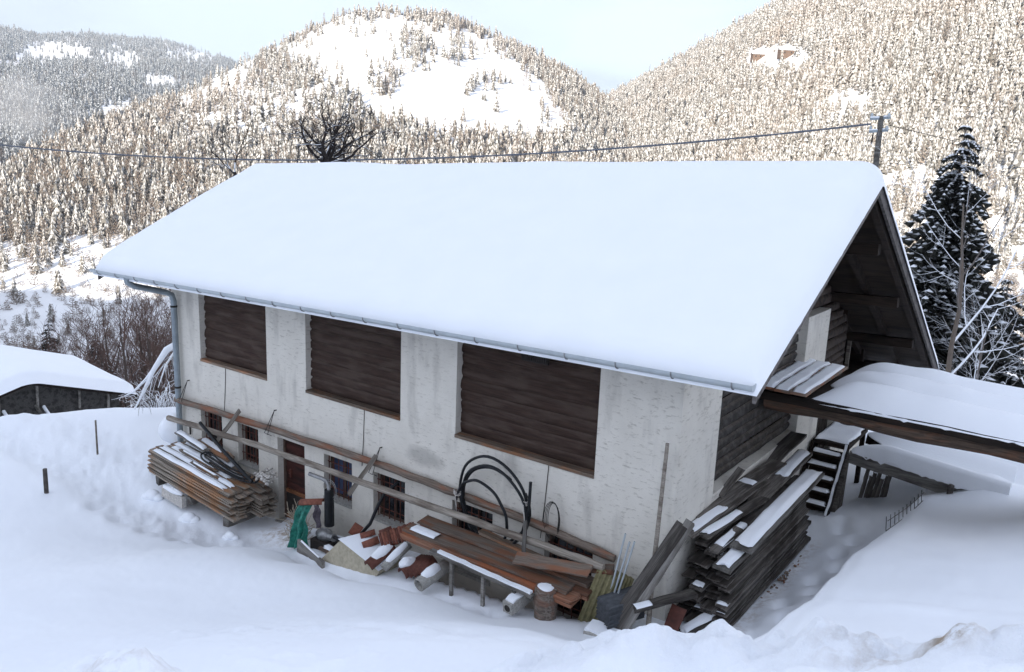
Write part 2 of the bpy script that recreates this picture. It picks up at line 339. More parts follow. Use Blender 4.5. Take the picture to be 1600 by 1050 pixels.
# ------------------------------------------------------------------ terrain heights
PTS = np.array([
 # strip in front of the facade
 (-22, -1, -3.35), (-18, -.8, -3.35), (-15.5, -.8, -3.3), (-14, -.8, -3.35), (-12, -.9, -3.4), (-10.5, -.9, -3.42), (-9.4, -.7, -3.35), (-7.6, -.8, -3.05), (-6, -1, -2.8), (-4.5, -1.2, -2.55), (-3, -1.1, -2.35), (-1.8, -1, -2.22), (-.8, -.8, -2.1), (0, -.4, -2.08), (.7, 0, -2.08),
 (-14, .8, -3.35), (-9, .8, -3.2), (-4, .8, -2.5), (-1, 1.5, -2.1),
 # yard and slope on the camera side
 (-20, -5, -3.25), (-16, -3, -3.15), (-14.5, -3.2, -3.1), (-12, -2.6, -3.2), (-10.5, -1.8, -3.28), (-12, -5, -2.7), (-9, -3, -2.7), (-8.2, -1.9, -2.8), (-7.3, -2.7, -2.25), (-5.5, -2.5, -2.1), (-3.8, -2.4, -1.85), (-6, -1.9, -2.72), (-4.4, -1.9, -2.42), (-2, -2, -1.9), (-.8, -1.9, -1.75), (.3, -1.8, -1.6),
 (-3.8, -5.2, -1.0), (.55, -8.1, 1.6), (-.3, -3.5, -.75), (1.4, -6.1, 1.05), (3.5, -9.1, 2.95), (-6, -9, -.4), (-10, -8, -1.9), (-14, -8, -2.7), (-20, -9, -3.1), (-3, -12, 1.2), (-8, -13, -.4), (-16, -14, -2), (0, -13, 2.6), (4.85, -11.1, 3.45), (4.8, -14, 3.5), (2.6, -11, 2.75), (8, -12, 3.6),
 # passage beside the gable, bank and hillside on the right
 (1.2, 2, -2.12), (1.2, 4, -2.15), (.8, 6.4, -2.22), (1.5, 8, -2.15), (.5, 10, -2.3), (1.8, 3, -2.0), (1.7, 0, -2.0), (1.9, 5.5, -2.0), (2.6, 10, -1.3), (1.6, -2, -1.3), (2.15, 7, -2.0), (2.2, 5, -1.9), (2.15, 3, -1.75), (2.1, .5, -1.45), (2.05, -1.5, -.85),
 (2.5, -3.2, .2), (2.8, -4.4, .5), (4.2, -4.4, 1.05), (6, -4.5, 2.1), (9, -4.5, 3.), (3.6, 3, -.7), (6, 3, .3), (9, 5, .9), (12, 3, 2.0), (12, -8, 4), (14, 8, 2.), (5, 8, -.6),
 (2.0, -7.8, 1.95), (2.9, -7.1, 2.12), (3.5, -6.9, 2.32), (4.2, -7.15, 2.62), (4.8, -7.15, 3.0), (6.5, -7, 3.3), (3.1, -5.7, 1.15), (4.4, -5.6, 1.6), (6.5, -5.7, 2.6),
 # behind the barn and off the terrace
 (-21.5, 1.5, -3.55), (-18.8, 3.4, -3.4), (-16, 6, -3.5), (-15.5, 10, -4.2), (-24, -2, -3.75), (-27, -3, -4.1), (-23, 4, -4.6), (-27, 2, -5.6), (-21, 9, -5.5), (-28, 9, -8.), (-8, 15, -3.9), (-14, 18, -6.), (-2, 16, -3.2), (3, 14, -1.9), (8, 14, -.6), (4, 22, -3.5), (-6, 24, -6.5), (11, 22, -2)], float)
def tps_fit(P):
    n = len(P); d = np.hypot(P[:, None, 0]-P[None, :, 0], P[:, None, 1]-P[None, :, 1]); K = np.where(d > 0, d*d*np.log(d+1e-9), 0)+np.eye(n)*.03
    A = np.zeros((n+3, n+3)); A[:n, :n] = K; A[:n, n] = 1; A[:n, n+1:] = P[:, :2]; A[n:, :n] = A[:n, n:].T
    return np.linalg.solve(A, np.concatenate([P[:, 2], (0, 0, 0)]))
TW = tps_fit(PTS)
def tps(x, y):
    r = TW[-3]+TW[-2]*x+TW[-1]*y
    for (px, py, _), q in zip(PTS, TW[:-3]):
        d2 = (x-px)**2+(y-py)**2; r = r+q*.5*d2*np.log(d2+1e-12)
    return r
HC = np.array([(-95, -9), (-77.6, -6.3), (-71.7, -3.8), (-68.4, -1.9), (-65.9, -.4), (-63.2, 1.1), (-58.9, 3.2), (-55.4, 5.1), (-51.6, 7.1), (-47.8, 9.1), (-45.5, 9.5), (-41.2, 9.2), (-38.7, 8.3), (-36.9, 7.7), (-34.7, 6.7), (-32.5, 5.8), (-30.5, 4.4), (-28, 3.0), (-23.6, 1.2), (-15.2, -1.5), (0, -6)])
HR = np.array([(-40, -1.5), (-36.6, .6), (-33.7, 2.4), (-31.5, 3.6), (-30.5, 4.3), (-28.2, 5.7), (-26.2, 6.6), (-24.2, 7.8), (-20.75, 9.8), (-16.8, 12.1), (-11.7, 14.5), (-7, 16), (-1.4, 16.7), (20, 17), (60, 12), (90, 6)])
HF = np.array([(-110, 4.), (-76.3, 5.3), (-70.8, 6.2), (-67.8, 6.4), (-65.9, 6.15), (-63.2, 6.5), (-61.1, 6.45), (-59, 6.55), (-57.1, 6.1), (-55.4, 5.7), (-51.7, 4.2), (-45.4, 1.6), (-35, -1)])
def hill(az, r, T, Rt, Rb, zb, p):
    e = np.interp(az, T[:, 0], T[:, 1]); zt = CAM[2]+Rt*np.tan(np.radians(e)); t = (r-Rb)/(Rt-Rb)
    return np.where(t < 1, zb+(zt-zb)*np.clip(t, 0, 1)**p, zt-(r-Rt)*.4)
def macro(x, y):
    dx = x-CAM[0]; dy = y-CAM[1]; r = np.hypot(dx, dy)+1e-6; az = np.degrees(np.arctan2(dx, dy))
    zv = np.interp(r, (0, 25, 40, 80, 150, 230, 280, 9000), (-4.5, -4.5, -8, -21, -40, -52, -55, -55))
    RC = np.interp(az, (-90, -78, -68, -60, -50, -40, -30, -20), (300, 400, 560, 720, 880, 930, 950, 800))
    RR = np.interp(az, (-37, -30, -20, -7, 10, 40), (1300, 1250, 1080, 950, 900, 800))
    c = hill(az, r, HC, RC, 255, -58, .92); q = hill(az, r, HR, RR, 300, -58, .95); f = hill(az, r, HF, 4300., 900, -58, 1.05)
    rel = fbm(x/120, y/120, 4, 11)*np.clip((r-250)/300, 0, 1)*9
    z = np.maximum(np.maximum(zv, c), np.maximum(q, f))+rel*np.clip((1-r/2200), .2, 1)
    # hillside behind the camera, whose crest keeps the sun off the barn
    bz = np.interp(r, (0, 8, 20, 50, 100, 140, 500, 9000), (3.4, 3.5, 6, 19, 48, 53, 57, 57))
    bz = bz+(fbm(x/26, y/26, 4, 71)*9+fbm(x/7, y/7, 2, 73)*2.5)*np.clip((r-55)/40, 0, 1)
    dl = np.abs((az-144+180) % 360-180); wb = 1-sst(78, 112, dl)
    return z*(1-wb)+bz*wb
def seg_d(x, y, pl):
    d = 1e9
    for (a, b), (c, e) in zip(pl[:-1], pl[1:]):
        vx, vy = c-a, e-b; t = np.clip(((x-a)*vx+(y-b)*vy)/(vx*vx+vy*vy), 0, 1); d = np.minimum(d, np.hypot(x-a-vx*t, y-b-vy*t))
    return d
PATH = [(-24, -2.6), (-19, -1.7), (-15.6, -1.6), (-13.4, -2.0), (-11.2, -1.9), (-9.6, -1.5), (-8.4, -1.35)]
BANK = [(2.7, -7.3), (2.95, -7.1), (3.5, -6.9), (4.3, -7.0), (5.4, -7.1), (8, -7.4)]
STEPS = [(1.35, .2), (1.62, .9), (1.4, 1.55), (1.72, 2.2), (1.55, 2.9), (1.8, 3.5), (1.6, 4.2), (1.7, 4.9), (1.35, 5.5), (1.2, 6.1)]
YARD = [(-9.6, -2.), (-8.6, -2.1), (-10.4, -2.25), (-11.4, -2.4), (-12.4, -2.55), (-13.4, -2.6)]
def near_parts(x, y):
    z = tps(x, y)
    w1 = 1-sst(.3, 1.0, seg_d(x, y, PATH)); n1 = fbm(x*2.4, y*2.4, 4, 5)
    w1 = np.maximum(w1, .75*(1-sst(.1, .45, seg_d(x, y, [(-8.6, -1.35), (-6, -1.6), (-4.2, -1.75), (-2.4, -1.6)])))); w1b = 1-sst(.9, 1.9, seg_d(x, y, [(-25, -1.6), (-19, -.9), (-15.5, -.9)]))
    wm = np.maximum(w1, w1b); z = z-.17*w1+n1*.11*wm+wm*fbm(x*6.5, y*6.5, 3, 41)*.055
    w2 = 1-sst(.2, .85, seg_d(x, y, BANK)); n2 = fbm(x*1.7, y*1.7, 5, 8); n3 = np.abs(fbm(x*3.1, y*3.1, 4, 21))
    z = z+w2*(.06+n2*.36+n3*.16)+.42*np.exp(-(((x-1.15)/.5)**2+((y+9.35)/.4)**2))*(1+n2*.9)
    w3 = 1-sst(.0, 1.6, seg_d(x, y, [(-1.5, -6.5), (.5, -5.2), (2.2, -4.4)]))
    z = z+w3*fbm(x*2.6, y*2.6, 4, 31)*.10
    for i, (a, b) in enumerate(STEPS+YARD): z = z-.17*np.exp(-(((x-a)/.13)**2+((y-b)/.19)**2)**1.5)+.03*np.exp(-((np.hypot(x-a, y-b)-.32)/.1)**2)
    xb = x+.10*fbm(y*.8, y*0+3., 3, 14); bk = -.33-.165*y+.11*(xb-2.5)+.045*np.clip(xb-2.5, 0, 9)**2-.05*np.exp(-((xb-2.5)/.12)**2)
    bk = bk+.42*np.exp(-((x-3.5)/.6)**2-((y-8.3)/.9)**2)+.3*np.exp(-((x-5.9)/1.35)**2-((y-5)/2.2)**2)
    for k, yy in enumerate((-1.1, -2.6)): bk = bk+sst(2.6, 3.4, x)*.035*np.exp(-((y-yy-.12*(x-4)-.1*np.sin(x*2))/.12)**2)
    mk = sst(2.22, 2.5, xb)*sst(-4.6, -2.6, y)*(1-sst(10, 13, y))*(1-sst(9, 13, x)); z = z*(1-mk)+bk*mk
    z = z+fbm(x*.55, y*.55, 3, 2)*.07+fbm(x*1.9, y*1.9, 3, 4)*.016+fbm(x*9, y*9, 3, 44)*.008+np.clip(fbm(x*3.3, y*3.3, 3, 47)-.35, 0, 1)*.09*sst(-9, -5.5, -np.hypot(x-CAM[0], y-CAM[1]))
    # light well under the planks
    z = z-.75*sst(-5.3, -4.6, x)*(1-sst(-1.25, -1.0, x))*sst(-.85, -.6, y)*(1-sst(.6, 1.5, y))
    return z, np.clip(w1+w1b+w2+w3*.6, 0, 1), w2
def H(x, y):
    x = np.asarray(x, float); y = np.asarray(y, float)
    dx = x-CAM[0]; dy = y-CAM[1]; r = np.hypot(dx, dy)
    n, rg, w2 = near_parts(x, y); m = macro(x, y)
    s = sst(29, 42, r); az = np.degrees(np.arctan2(dx, dy)); back = 1-sst(70, 100, np.abs((az-144+180) % 360-180))
    s = np.maximum(s, back*sst(3.5, 9, r))
    return n*(1-s)+m*s, rg*(1-s), w2*(1-s)
def gz(x, y): return float(H(np.array([x]), np.array([y]))[0][0])
def polar(name, r0, r1, k, mat, label=None, near=False):
    fr = np.concatenate([np.arange(-82, 12, .16 if near else .2), np.arange(12, 278, 2.)]); fr = np.radians(np.append(fr, 278.))
    rs = r0*np.exp(np.arange(0, k+1)*math.log(r1/r0)/k)
    A, Q = np.meshgrid(fr, rs); X = CAM[0]+Q*np.sin(A); Y = CAM[1]+Q*np.cos(A); Zh, rg, w2 = H(X.ravel(), Y.ravel())
    V = np.stack([X.ravel(), Y.ravel(), Zh], 1); n, m = X.shape
    i = np.arange(n-1)[:, None]*m+np.arange(m-1)[None, :]; F = np.stack([i, i+1, i+m+1, i+m], -1).reshape(-1, 4)
    me = bpy.data.meshes.new(name); me.vertices.add(len(V)); me.vertices.foreach_set('co', V.ravel()); me.loops.add(F.size); me.loops.foreach_set('vertex_index', F.ravel().astype(np.int32))
    me.polygons.add(len(F)); me.polygons.foreach_set('loop_start', np.arange(0, F.size, 4, dtype=np.int32)); me.polygons.foreach_set('use_smooth', np.ones(len(F), bool)); me.update(calc_edges=True)
    me.flip_normals()
    if near:
        a = me.attributes.new('rough', 'FLOAT', 'POINT'); a.data.foreach_set('value', rg.astype(np.float32))
        x, y = X.ravel(), Y.ravel()
        dt = np.zeros(len(x))
        for (a_, b_, s_, k_) in ((4.56, -7.26, .10, 1.3), (4.14, -7.25, .22, .28), (4.3, -7.35, .14, .3), (4.75, -7.05, .12, .5), (3.95, -6.9, .18, .2), (1.2, -9.4, .3, .35)): dt += k_*np.exp(-(((x-a_)**2+(y-b_)**2)/s_**2))
        dt += .9*np.exp(-(((x+9.1)/.55)**2+((y+.55)/.35)**2))+.5*np.exp(-(((x+8.3)/.3)**2+((y+.75)/.3)**2))+.4*np.exp(-(((x-1.05)/.16)**2))*sst(-.4, .3, y)*(1-sst(4.3, 5, y))+1.6*sst(-5.2, -4.6, x)*(1-sst(-1.3, -1.0, x))*sst(-.7, -.5, y)
        dt += .5*np.exp(-(((x+.5)/.7)**2+((y+.45)/.3)**2))
        a = me.attributes.new('dirt', 'FLOAT', 'POINT'); a.data.foreach_set('value', np.clip(dt, 0, 2).astype(np.float32))
    me.materials.append(mat); o = bpy.data.objects.new(name, me); C.objects.link(o); o['kind'] = 'structure'; return o
polar('snow_ground', .35, 62, 430, M['ground'], near=True)
polar('hills', 61.8, 6400, 350, M['hill'])
exec_after = []
# ------------------------------------------------------------------ barn
RY, RZ = 4.3, 4.93                    # ridge (timber) of the roof at its right end
MF, MBK = .4916, .5235                # front and back pitch
def tilt(x, y): return (.02+.014*min(1, max(0, (y+1.2)/5.5)))*(x-1.43)
def zr(y): return RZ-(RY-y)*MF if y < RY else RZ-(y-RY)*MBK      # top of the roof deck
BARN = (-7., 5., -3.4)
barn = empty('barn', BARN, 'large white plastered barn with dark log panels under a thick snow covered roof', 'barn')
OPEN = [(-12.84, -10.21, 0, 2.0), (-8.84, -5.97, 0, 2.0), (-4.53, -1.47, 0, 2.0)]
WIN = [(-12.95, -12.05, -2.32, -1.33), (-11.41, -10.61, -2.32, -1.33), (-8.28, -7.38, -2.32, -1.33), (-6.73, -5.82, -2.35, -1.33), (-4.56, -3.57, -2.75, -1.33), (-2.39, -1.40, -2.85, -1.33)]
DOOR = (-9.89, -8.93, -3.42, -1.33)
mb = MB()
holes = OPEN+WIN+[DOOR]
xs = sorted(set([-14., 0.]+[h[0] for h in holes]+[h[1] for h in holes])); zs = sorted(set([-4.6, 2.3]+[h[2] for h in holes]+[h[3] for h in holes]))
zs = sorted(set(zs+[-.6, .7, 1.4]))
for a, b in zip(xs[:-1], xs[1:]):
    for c, d in zip(zs[:-1], zs[1:]):
        cx, cz = (a+b)/2, (c+d)/2
        if any(h[0] < cx < h[1] and h[2] < cz < h[3] for h in holes): continue
        mb.add([(a, 0, c), (b, 0, c), (b, 0, d), (a, 0, d)], [(0, 1, 2, 3)])
for h in holes:
    a, b, c, d = h; q = .18 if h in OPEN else .32
    mb.add([(a, 0, c), (a, q, c), (a, q, d), (a, 0, d)], [(0, 1, 2, 3)]); mb.add([(b, 0, c), (b, q, c), (b, q, d), (b, 0, d)], [(3, 2, 1, 0)])
    mb.add([(a, 0, c), (b, 0, c), (b, q, c), (a, q, c)], [(0, 1, 2, 3)]); mb.add([(a, 0, d), (b, 0, d), (b, q, d), (a, q, d)], [(3, 2, 1, 0)])
# corner pier on the gable, second pier, low wall between, far end and back
mb.add([(0, 0, -4.6), (0, 1.58, -4.6), (0, 1.58, 2.95), (0, 0, 2.3)], [(0, 1, 2, 3)]); mb.add([(0, 1.58, -.4), (-.3, 1.58, -.4), (-.3, 1.58, 2.9), (0, 1.58, 2.9)], [(0, 1, 2, 3)])
mb.add([(0, 1.58, -4.6), (0, 6.14, -4.6), (0, 6.14, -.42), (0, 1.58, -.42)], [(0, 1, 2, 3)]); mb.add([(0, 1.58, -.42), (0, 6.14, -.42), (-.3, 6.14, -.42), (-.3, 1.58, -.42)], [(0, 1, 2, 3)])
mb.box((-.34, 6.14, -4.6), (.0, 7.76, 2.11))
mb.box((-.3, 9.3, -4.6), (-.01, 13.2, -.55)); mb.add([(-14, 0, -6.5), (-14, 13, -6.5), (-14, 13, .2), (-14, 4.3, 4.2), (-14, 0, 2.3)], [(4, 3, 2, 1, 0)])
part('wall', mb, M['plaster'], barn); part('back_wall', MB().box((-14, 13.0, -6.5), (-.31, 13.2, .25)), M['dark'], barn)
def log_rows(fx, za, zb, hh, seed, u0, u1, bul=.03, clip=None, seg=10):
    """stacked half round logs; fx(u, out, z) -> point"""
    m = MB(); z = za; r = random.Random(seed)
    while z < zb-.02:
        h = min(hh*r.uniform(.8, 1.22), zb-z); a, b = u0, u1
        if clip: a, b = clip(z+h, a, b)
        if b-a > .1:
            o0 = r.uniform(-.015, .015); P = np.zeros((seg+1, 7, 3)); amp = r.uniform(.6, 1.3)*bul; ph = r.uniform(0, 9)
            for i in range(seg+1):
                u = a+(b-a)*i/seg; wv = .012*math.sin(u*1.3+ph)+.006*math.sin(u*3.7+ph*2)
                for j in range(7):
                    t = j/6; pr = math.sin(math.pi*t)**.5; P[i, j] = fx(u, o0+amp*pr+(.01*math.sin(u*5+j+ph) if 0 < j < 6 else -.022), z+h*t+wv*(0 if j in (0, 6) and 0 else 1))
            m.grid(P)
            for e in (0, seg): m.add([P[e, j] for j in range(7)], [tuple(range(7))])
        z += h
    return m
for k, (a, b, c, d) in enumerate(OPEN):
    m = log_rows(lambda u, o, z: (u, .16-o, z), .015, 2.25, .225, 5+k, a-.06, b+.06, bul=.022)
    m.add([(a, .175, 0), (b, .175, 0), (b, .175, 2.3), (a, .175, 2.3)], [(0, 1, 2, 3)])
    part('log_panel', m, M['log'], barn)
    part('sill', MB().box((a+.003, -.025, -.05), (b-.003, .17, .012)), M['beam'], barn)
for k, (a, b, c, d) in enumerate(WIN):
    m = MB(); t = .05
    m.box((a, .20, c), (a+t, .26, d)); m.box((b-t, .20, c), (b, .26, d)); m.box((a+t, .20, c), (b-t, .26, c+t)); m.box((a+t, .20, d-t), (b-t, .26, d)); m.box(((a+b)/2-.02, .205, c+t), ((a+b)/2+.02, .255, d-t))
    fr = part('window', m, M['frame'], barn)
    g = MB(); nb = 6
    for i in range(nb): x = a+.06+(b-a-.12)*i/(nb-1); g.tube([(x, .1, c+.03), (x, .1, d-.02)], .011, 6)
    for z in (c+.22, (c+d)/2+.02, d-.2): g.tube([(a+.005, .112, z), (b-.005, .112, z)], .012, 6)
    part('grille', g, M['rust'], fr)
    part('pane', MB().add([(a+t, .24, c+t), (b-t, .24, c+t), (b-t, .24, d-t), (a+t, .24, d-t)], [(0, 1, 2, 3)]), M['bluecloth'] if k == 2 else M['glass'], fr)
    part('window_sill', MB().box((a+.002, -.03, c-.05), (b-.002, .19, c+.004)), M['conc'], fr)
a, b, c, d = DOOR
m = MB()
for i in range(7):
    z0 = -2.62+i*.185; m.box((a+.06, .2+.004*(i % 2), z0), (b-.01, .25, min(z0+.18, d-.01)))
dr = part('door', m, M['redwood'], barn)
part('kick_plate', MB().box((a+.06, .19, -3.27), (b-.01, .24, -2.72)), M['iron'], dr)
part('rail', MB().box((a+.06, .175, -2.715), (b-.01, .24, -2.63)).box((a+.06, .165, -3.36), (b-.01, .24, -3.275)), M['orange'], dr)
part('handle', MB().box((a+.2, .165, -2.32), (a+.26, .2, -2.12)).tube([(a+.23, .17, -2.2), (a+.23, .13, -2.2), (a+.33, .12, -2.2)], .012, 6), M['rust'], dr)
part('door_frame', MB().box((a, .16, -3.42), (a+.055, .27, d)), M['frame'], dr)
part('threshold', MB().box((a-.02, -.12, -3.45), (b+.03, .3, -3.37)), M['conc'], dr)
for (x, z0, z1, x2) in ((-11.8, -.05, -1.25, -11.93), (-6.99, -.05, -1.3, -7.06), (-2.38, -.05, -1.45, -2.48)):
    part('wall_wire', MB().tube([(x, -.012, z0), ((x+x2)/2+.01, -.012, (z0+z1)/2), (x2, -.012, z1)], .007, 5), M['iron'], barn)
m = MB().box((-3.05, -.03, 1.72), (-2.5, .02, 1.92))
for i in range(12): m.box((-3.03+i*.045, -.05, 1.74), (-3.01+i*.045, -.03, 1.9))
part('eave_vent', m, M['iron'], barn)
# gable timber
def cl(z, a, b):
    lo = RY-(RZ-.25-z)/MF; hi = RY+(RZ-.25-z)/MBK
    return max(a, lo), min(b, hi)
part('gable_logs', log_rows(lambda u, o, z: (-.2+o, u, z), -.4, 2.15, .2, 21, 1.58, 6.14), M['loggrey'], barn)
part('gable_logs', log_rows(lambda u, o, z: (-.22+o, u, z), 2.11, 4.6, .21, 22, 1.2, 10.3, clip=cl), M['gablelog'], barn)
part('gable_logs', log_rows(lambda u, o, z: (-.22+o, u, z), -.1, 2.11, .21, 23, 7.76, 10.3, clip=cl), M['gablelog'], barn)
m = MB()
for i in range(12): m.box((-.2-.01*(i % 2), 7.77+i*.13, -4), (-.14-.01*(i % 2), 7.77+i*.13+.125, -.1))
part('lower_door', m, M['dark'], barn)
m = MB()
for i in range(22): y = 10.25+i*.135; m.box((-2.6, y, -.3), (-2.55+.012*(i % 2), y+.128, max(.3, zr(y)-.15)))
m.box((-2.6, 10.18, -.3), (-.2, 10.29, 1.8))
part('recess_boards', m, M['dark'], barn)
part('recess_floor', MB().box((-2.6, 10.2, -.3), (-.02, 13., -.12)), M['dark'], barn)
part('post', MB().beam((-.4, 11.6, -.1), (-.4, 11.6, .95), .09, .09), M['pole'], barn)
# roof
X0, X1 = -15.5, 1.45; YF, YB = -1.08, 14.15
def slab(xa, xb, ya, yb, up, dn, seg=16):
    m = MB(); 
    for xa_, xb_ in ((xa, xb),):
        V = []; F = []
        n = seg
        for i in range(n+1):
            x = xa+(xb-xa)*i/n
            for y, o in ((ya, up), (yb, up), (yb, -dn), (ya, -dn)): V.append((x, y, zr(y)+o+tilt(x, y)))
        for i in range(n):
            for j in range(4): F.append((i*4+j, i*4+(j+1) % 4, i*4+4+(j+1) % 4, i*4+4+j))
        F.append((3, 2, 1, 0)); F.append((n*4, n*4+1, n*4+2, n*4+3)); m.add(V, F)
    return m
m = slab(X0, X1-.04, YF, RY, 0, .05); m2 = slab(X0, X1-.04, RY, YB, 0, .05); m.add(m2.v, m2.f)
roof = part('roof', m, M['dark'], barn)
for ya, yb in ((YF, RY), (RY, YB)):
    for xx in (X1-.03, X0-.02):
        part('barge_board', slab(xx, xx+.05, ya, yb, .05, .17, 1), M['barge'], roof)
for xx in (X1-.22, X1-1.0, -.5):
    for ya, yb in ((YF+.75, RY-.05), (RY+.05, YB-.1)): part('rafter', slab(xx, xx+.13, ya, yb, -.055, .23, 1), M['dark'], roof)
for y, e in ((RY, 1.2), (6.0, 1.22), (8.6, 1.22), (11.2, 1.22), (13.4, 1.22), (1.6, 1.2), (-.15, 1.2)):
    z = zr(y)-.36; part('purlin', MB().beam((-.6, y, z+tilt(-.6, y)), (e, y, z+tilt(e, y)), .2, .22, jit=.01, seg=3), M['dark'], roof)
# snow on the roof
nx, ys = 150, np.concatenate([np.linspace(YF-.1, YF+.7, 14), np.linspace(YF+.85, RY-1, 26), np.linspace(RY-.9, RY+.9, 16), np.linspace(RY+1, YB-.6, 22), np.linspace(YB-.5, YB+.05, 10)])
xs_ = np.concatenate([np.linspace(X0-.05, X0+.8, 16), np.linspace(X0+1, X1-1.2, 110), np.linspace(X1-1.05, X1+.06, 26)])
P = np.zeros((len(xs_), len(ys), 3)); Q = P.copy()
for j, y in enumerate(ys):
    yy = y
    base = RZ+.0-(math.sqrt((y-RY)**2+.30)-.0)*(MF if y < RY else MBK)+.0
    base = min(zr(y)+.0, base+.27)
    for i, x in enumerate(xs_):
        dx = min(x-X0+.05, X1+.06-x); dyf = y-(YF-.1); dyb = YB+.05-y
        f = 1
        for dd, rr in ((x-X0+.05, .32), (X1+.06-x, .5), (dyf, .34), (dyb, .4)):
            t = min(1, max(0, dd/rr)); f *= (1-(1-t)**2.4)**.55
        nn = float(vnoise(np.array(x*.5), np.array(y*.5), 9))*.07+float(vnoise(np.array(x*4.), np.array(y*4.), 10)-.5)*.016
        zt = zr(y) if abs(y-RY) > .5 else zr(y)
        top = base+.03+f*(.37+nn)
        e = float(vnoise(np.array(x*6.), np.array(y*6.), 12)-.5)*.03
        ed = 1 if i in (0, len(xs_)-1) or j in (0, len(ys)-1) else 0
        P[i, j] = (x+(e if i in (0, len(xs_)-1) else 0), y+(e if j == 0 else 0), top+tilt(x, y)); Q[i, j] = (x, y, base-.0+.012+tilt(x, y))
m = MB(); m.grid(P)
n_, m_ = P.shape[:2]; per = [(i, 0) for i in range(n_)]+[(n_-1, j) for j in range(1, m_)]+[(i, m_-1) for i in range(n_-2, -1, -1)]+[(0, j) for j in range(m_-2, 0, -1)]
V = [P[p] for p in per]+[Q[p] for p in per]; k = len(per); m.add(V, [(a, k+a, k+(a+1) % k, (a+1) % k) for a in range(k)], 0, True)
part('snow_blanket', m, M['roofsnow'], roof)
for o_ in roof.children[:]+(roof,) if isinstance(roof.children, tuple) else [roof]+list(roof.children):
    ox, oy, oz_ = ORG[o_.name]
    for v_ in o_.data.vertices:
        k_ = min(1, max(0, (-9-(v_.co.x+ox))/6.5)); v_.co.x -= .19*min(5.4, max(0, v_.co.y+oy+1.1))*k_*k_
# gutter
m = MB(); GX0, GX1 = X0-.02, X1+.02; n = 34; A = []
for i in range(n+1):
    x = GX0+(GX1-GX0)*i/n; row = []
    for j in range(9):
        q = math.pi*(1+j/8); row.append((x, -1.2+.085*math.cos(q), 2.40+.085*math.sin(q)*1.15+tilt(x, -1.2)))
    for j in range(8, -1, -1):
        q = math.pi*(1+j/8); row.append((x, -1.2+.079*math.cos(q), 2.40+.079*math.sin(q)*1.15+tilt(x, -1.2)))
    A.append(row)
P = np.array(A); m.grid(P)
for e in (0, n): m.add(P[e, :9], [tuple(range(9))])
gut = part('gutter', m, M['zincw'], barn)
x = X1-.25; i = 0
while x > X0:
    t = tilt(x, -1.2); pts = [(x, -1.2+.092*math.cos(math.pi*(1+j/8)), 2.40+.092*math.sin(math.pi*(1+j/8))*1.17+t) for j in range(9)]
    part('bracket', MB().tube(pts, .009, 5), M['steel'], gut); x -= .86
xd = -13.77
dp = part('downpipe', MB().tube([(-13.9, -1.2, 2.05), (-13.9, -1.18, 1.9), (-13.86, -1.05, 1.81), (-13.76, -.32, 1.60), (-13.73, -.17, 1.52), (-13.72, -.13, 1.36), (-13.72, -.13, -3.4)], .075, 12), M['zinc'], barn)
for z in (1.2, -.9, -2.6): part('pipe_clamp', MB().tube([(xd+.05, -.13, z), (xd+.05, -.13, z+.05)], .083, 12), M['iron'], dp)
part('conduit', MB().tube([(-13.95, -.03, -1.4), (-13.95, -.03, -3.3)], .025, 6), M['iron'], barn)
part('hinge_pin', MB().tube([(-13.42, -.03, -1.75), (-13.4, -.04, -2.1)], .02, 6), M['iron'], barn)
# ------------------------------------------------------------------ long poles hanging on the facade
def pole(name, pts, r, mat, label, cat='pole'):
    m = MB(); P = []; Rr = []
    for (p, q) in zip(pts[:-1], pts[1:]):
        for i in range(9):
            t = i/9; P.append(Vector(p).lerp(Vector(q), t)+Vector((0, 0, .007*math.sin(p[0]*3+i*1.3)))); Rr.append(r*(1+.05*math.sin(i*2.1+p[0]*5)))
    P.append(Vector(pts[-1])); Rr.append(r*.85); m.tube(P, Rr, 9, jit=.06)
    return thing(name, m, mat, label, cat)
pole('wooden_pole', [(-13.8, -.14, -1.22), (-10, -.13, -1.12), (-6.4, -.12, -1.06), (-4.6, -.12, -1.1), (-2.4, -.12, -1.16), (-.92, -.12, -1.28)], .076, M['upbeam'], 'upper of two long rough poles hung along the plaster wall, reddish brown')
pole('wooden_pole', [(-13.46, -.58, -1.53), (-9.9, -.58, -1.38), (-5.9, -.58, -1.31), (-2.35, -.58, -1.24), (-.86, -.58, -1.23)], .068, M['pole'], 'lower of two long rough poles hung along the plaster wall, grey and snow dusted')
for p0, p1, lb in (((-11.0, -.22, -.9), (-11.35, -.66, -1.68), 'short wooden slat tying the two hung poles above the left board stack'), ((-6.45, -.2, -.86), (-6.72, -.68, -1.62), 'short wooden slat tying the two hung poles between the third and fourth windows')):
    board('tie_slat', p0, p1, .09, .035, M['pole'], lb, 'slat', up=(.6, -1, .1))
for x, z, lb in ((-13.39, -.66, 'wire loop on a nail beside the grey downpipe'), (-9.9, -.69, 'wire loop on a nail above the red door'), (-6.48, -.74, 'wire loop on a nail above the fourth barred window')):
    m = MB().tube([(x, .0, z), (x, -.07, z)], .014, 6)
    for s in (-.14, -.02): m.tube([(x, -.06, z), (x+s, -.24, z-.52), (x+s+.03, -.16, z-.58)], .008, 5)
    thing('hanging_wire', m, M['iron'], lb, 'wire')
board('lath', (-2.36, -.68, -.85), (-2.33, -.72, -1.78), .07, .03, M['greyw'], 'upright grey lath nailed to the lower pole beside the hanging hose coil', 'lath', up=(0, -1, 0))
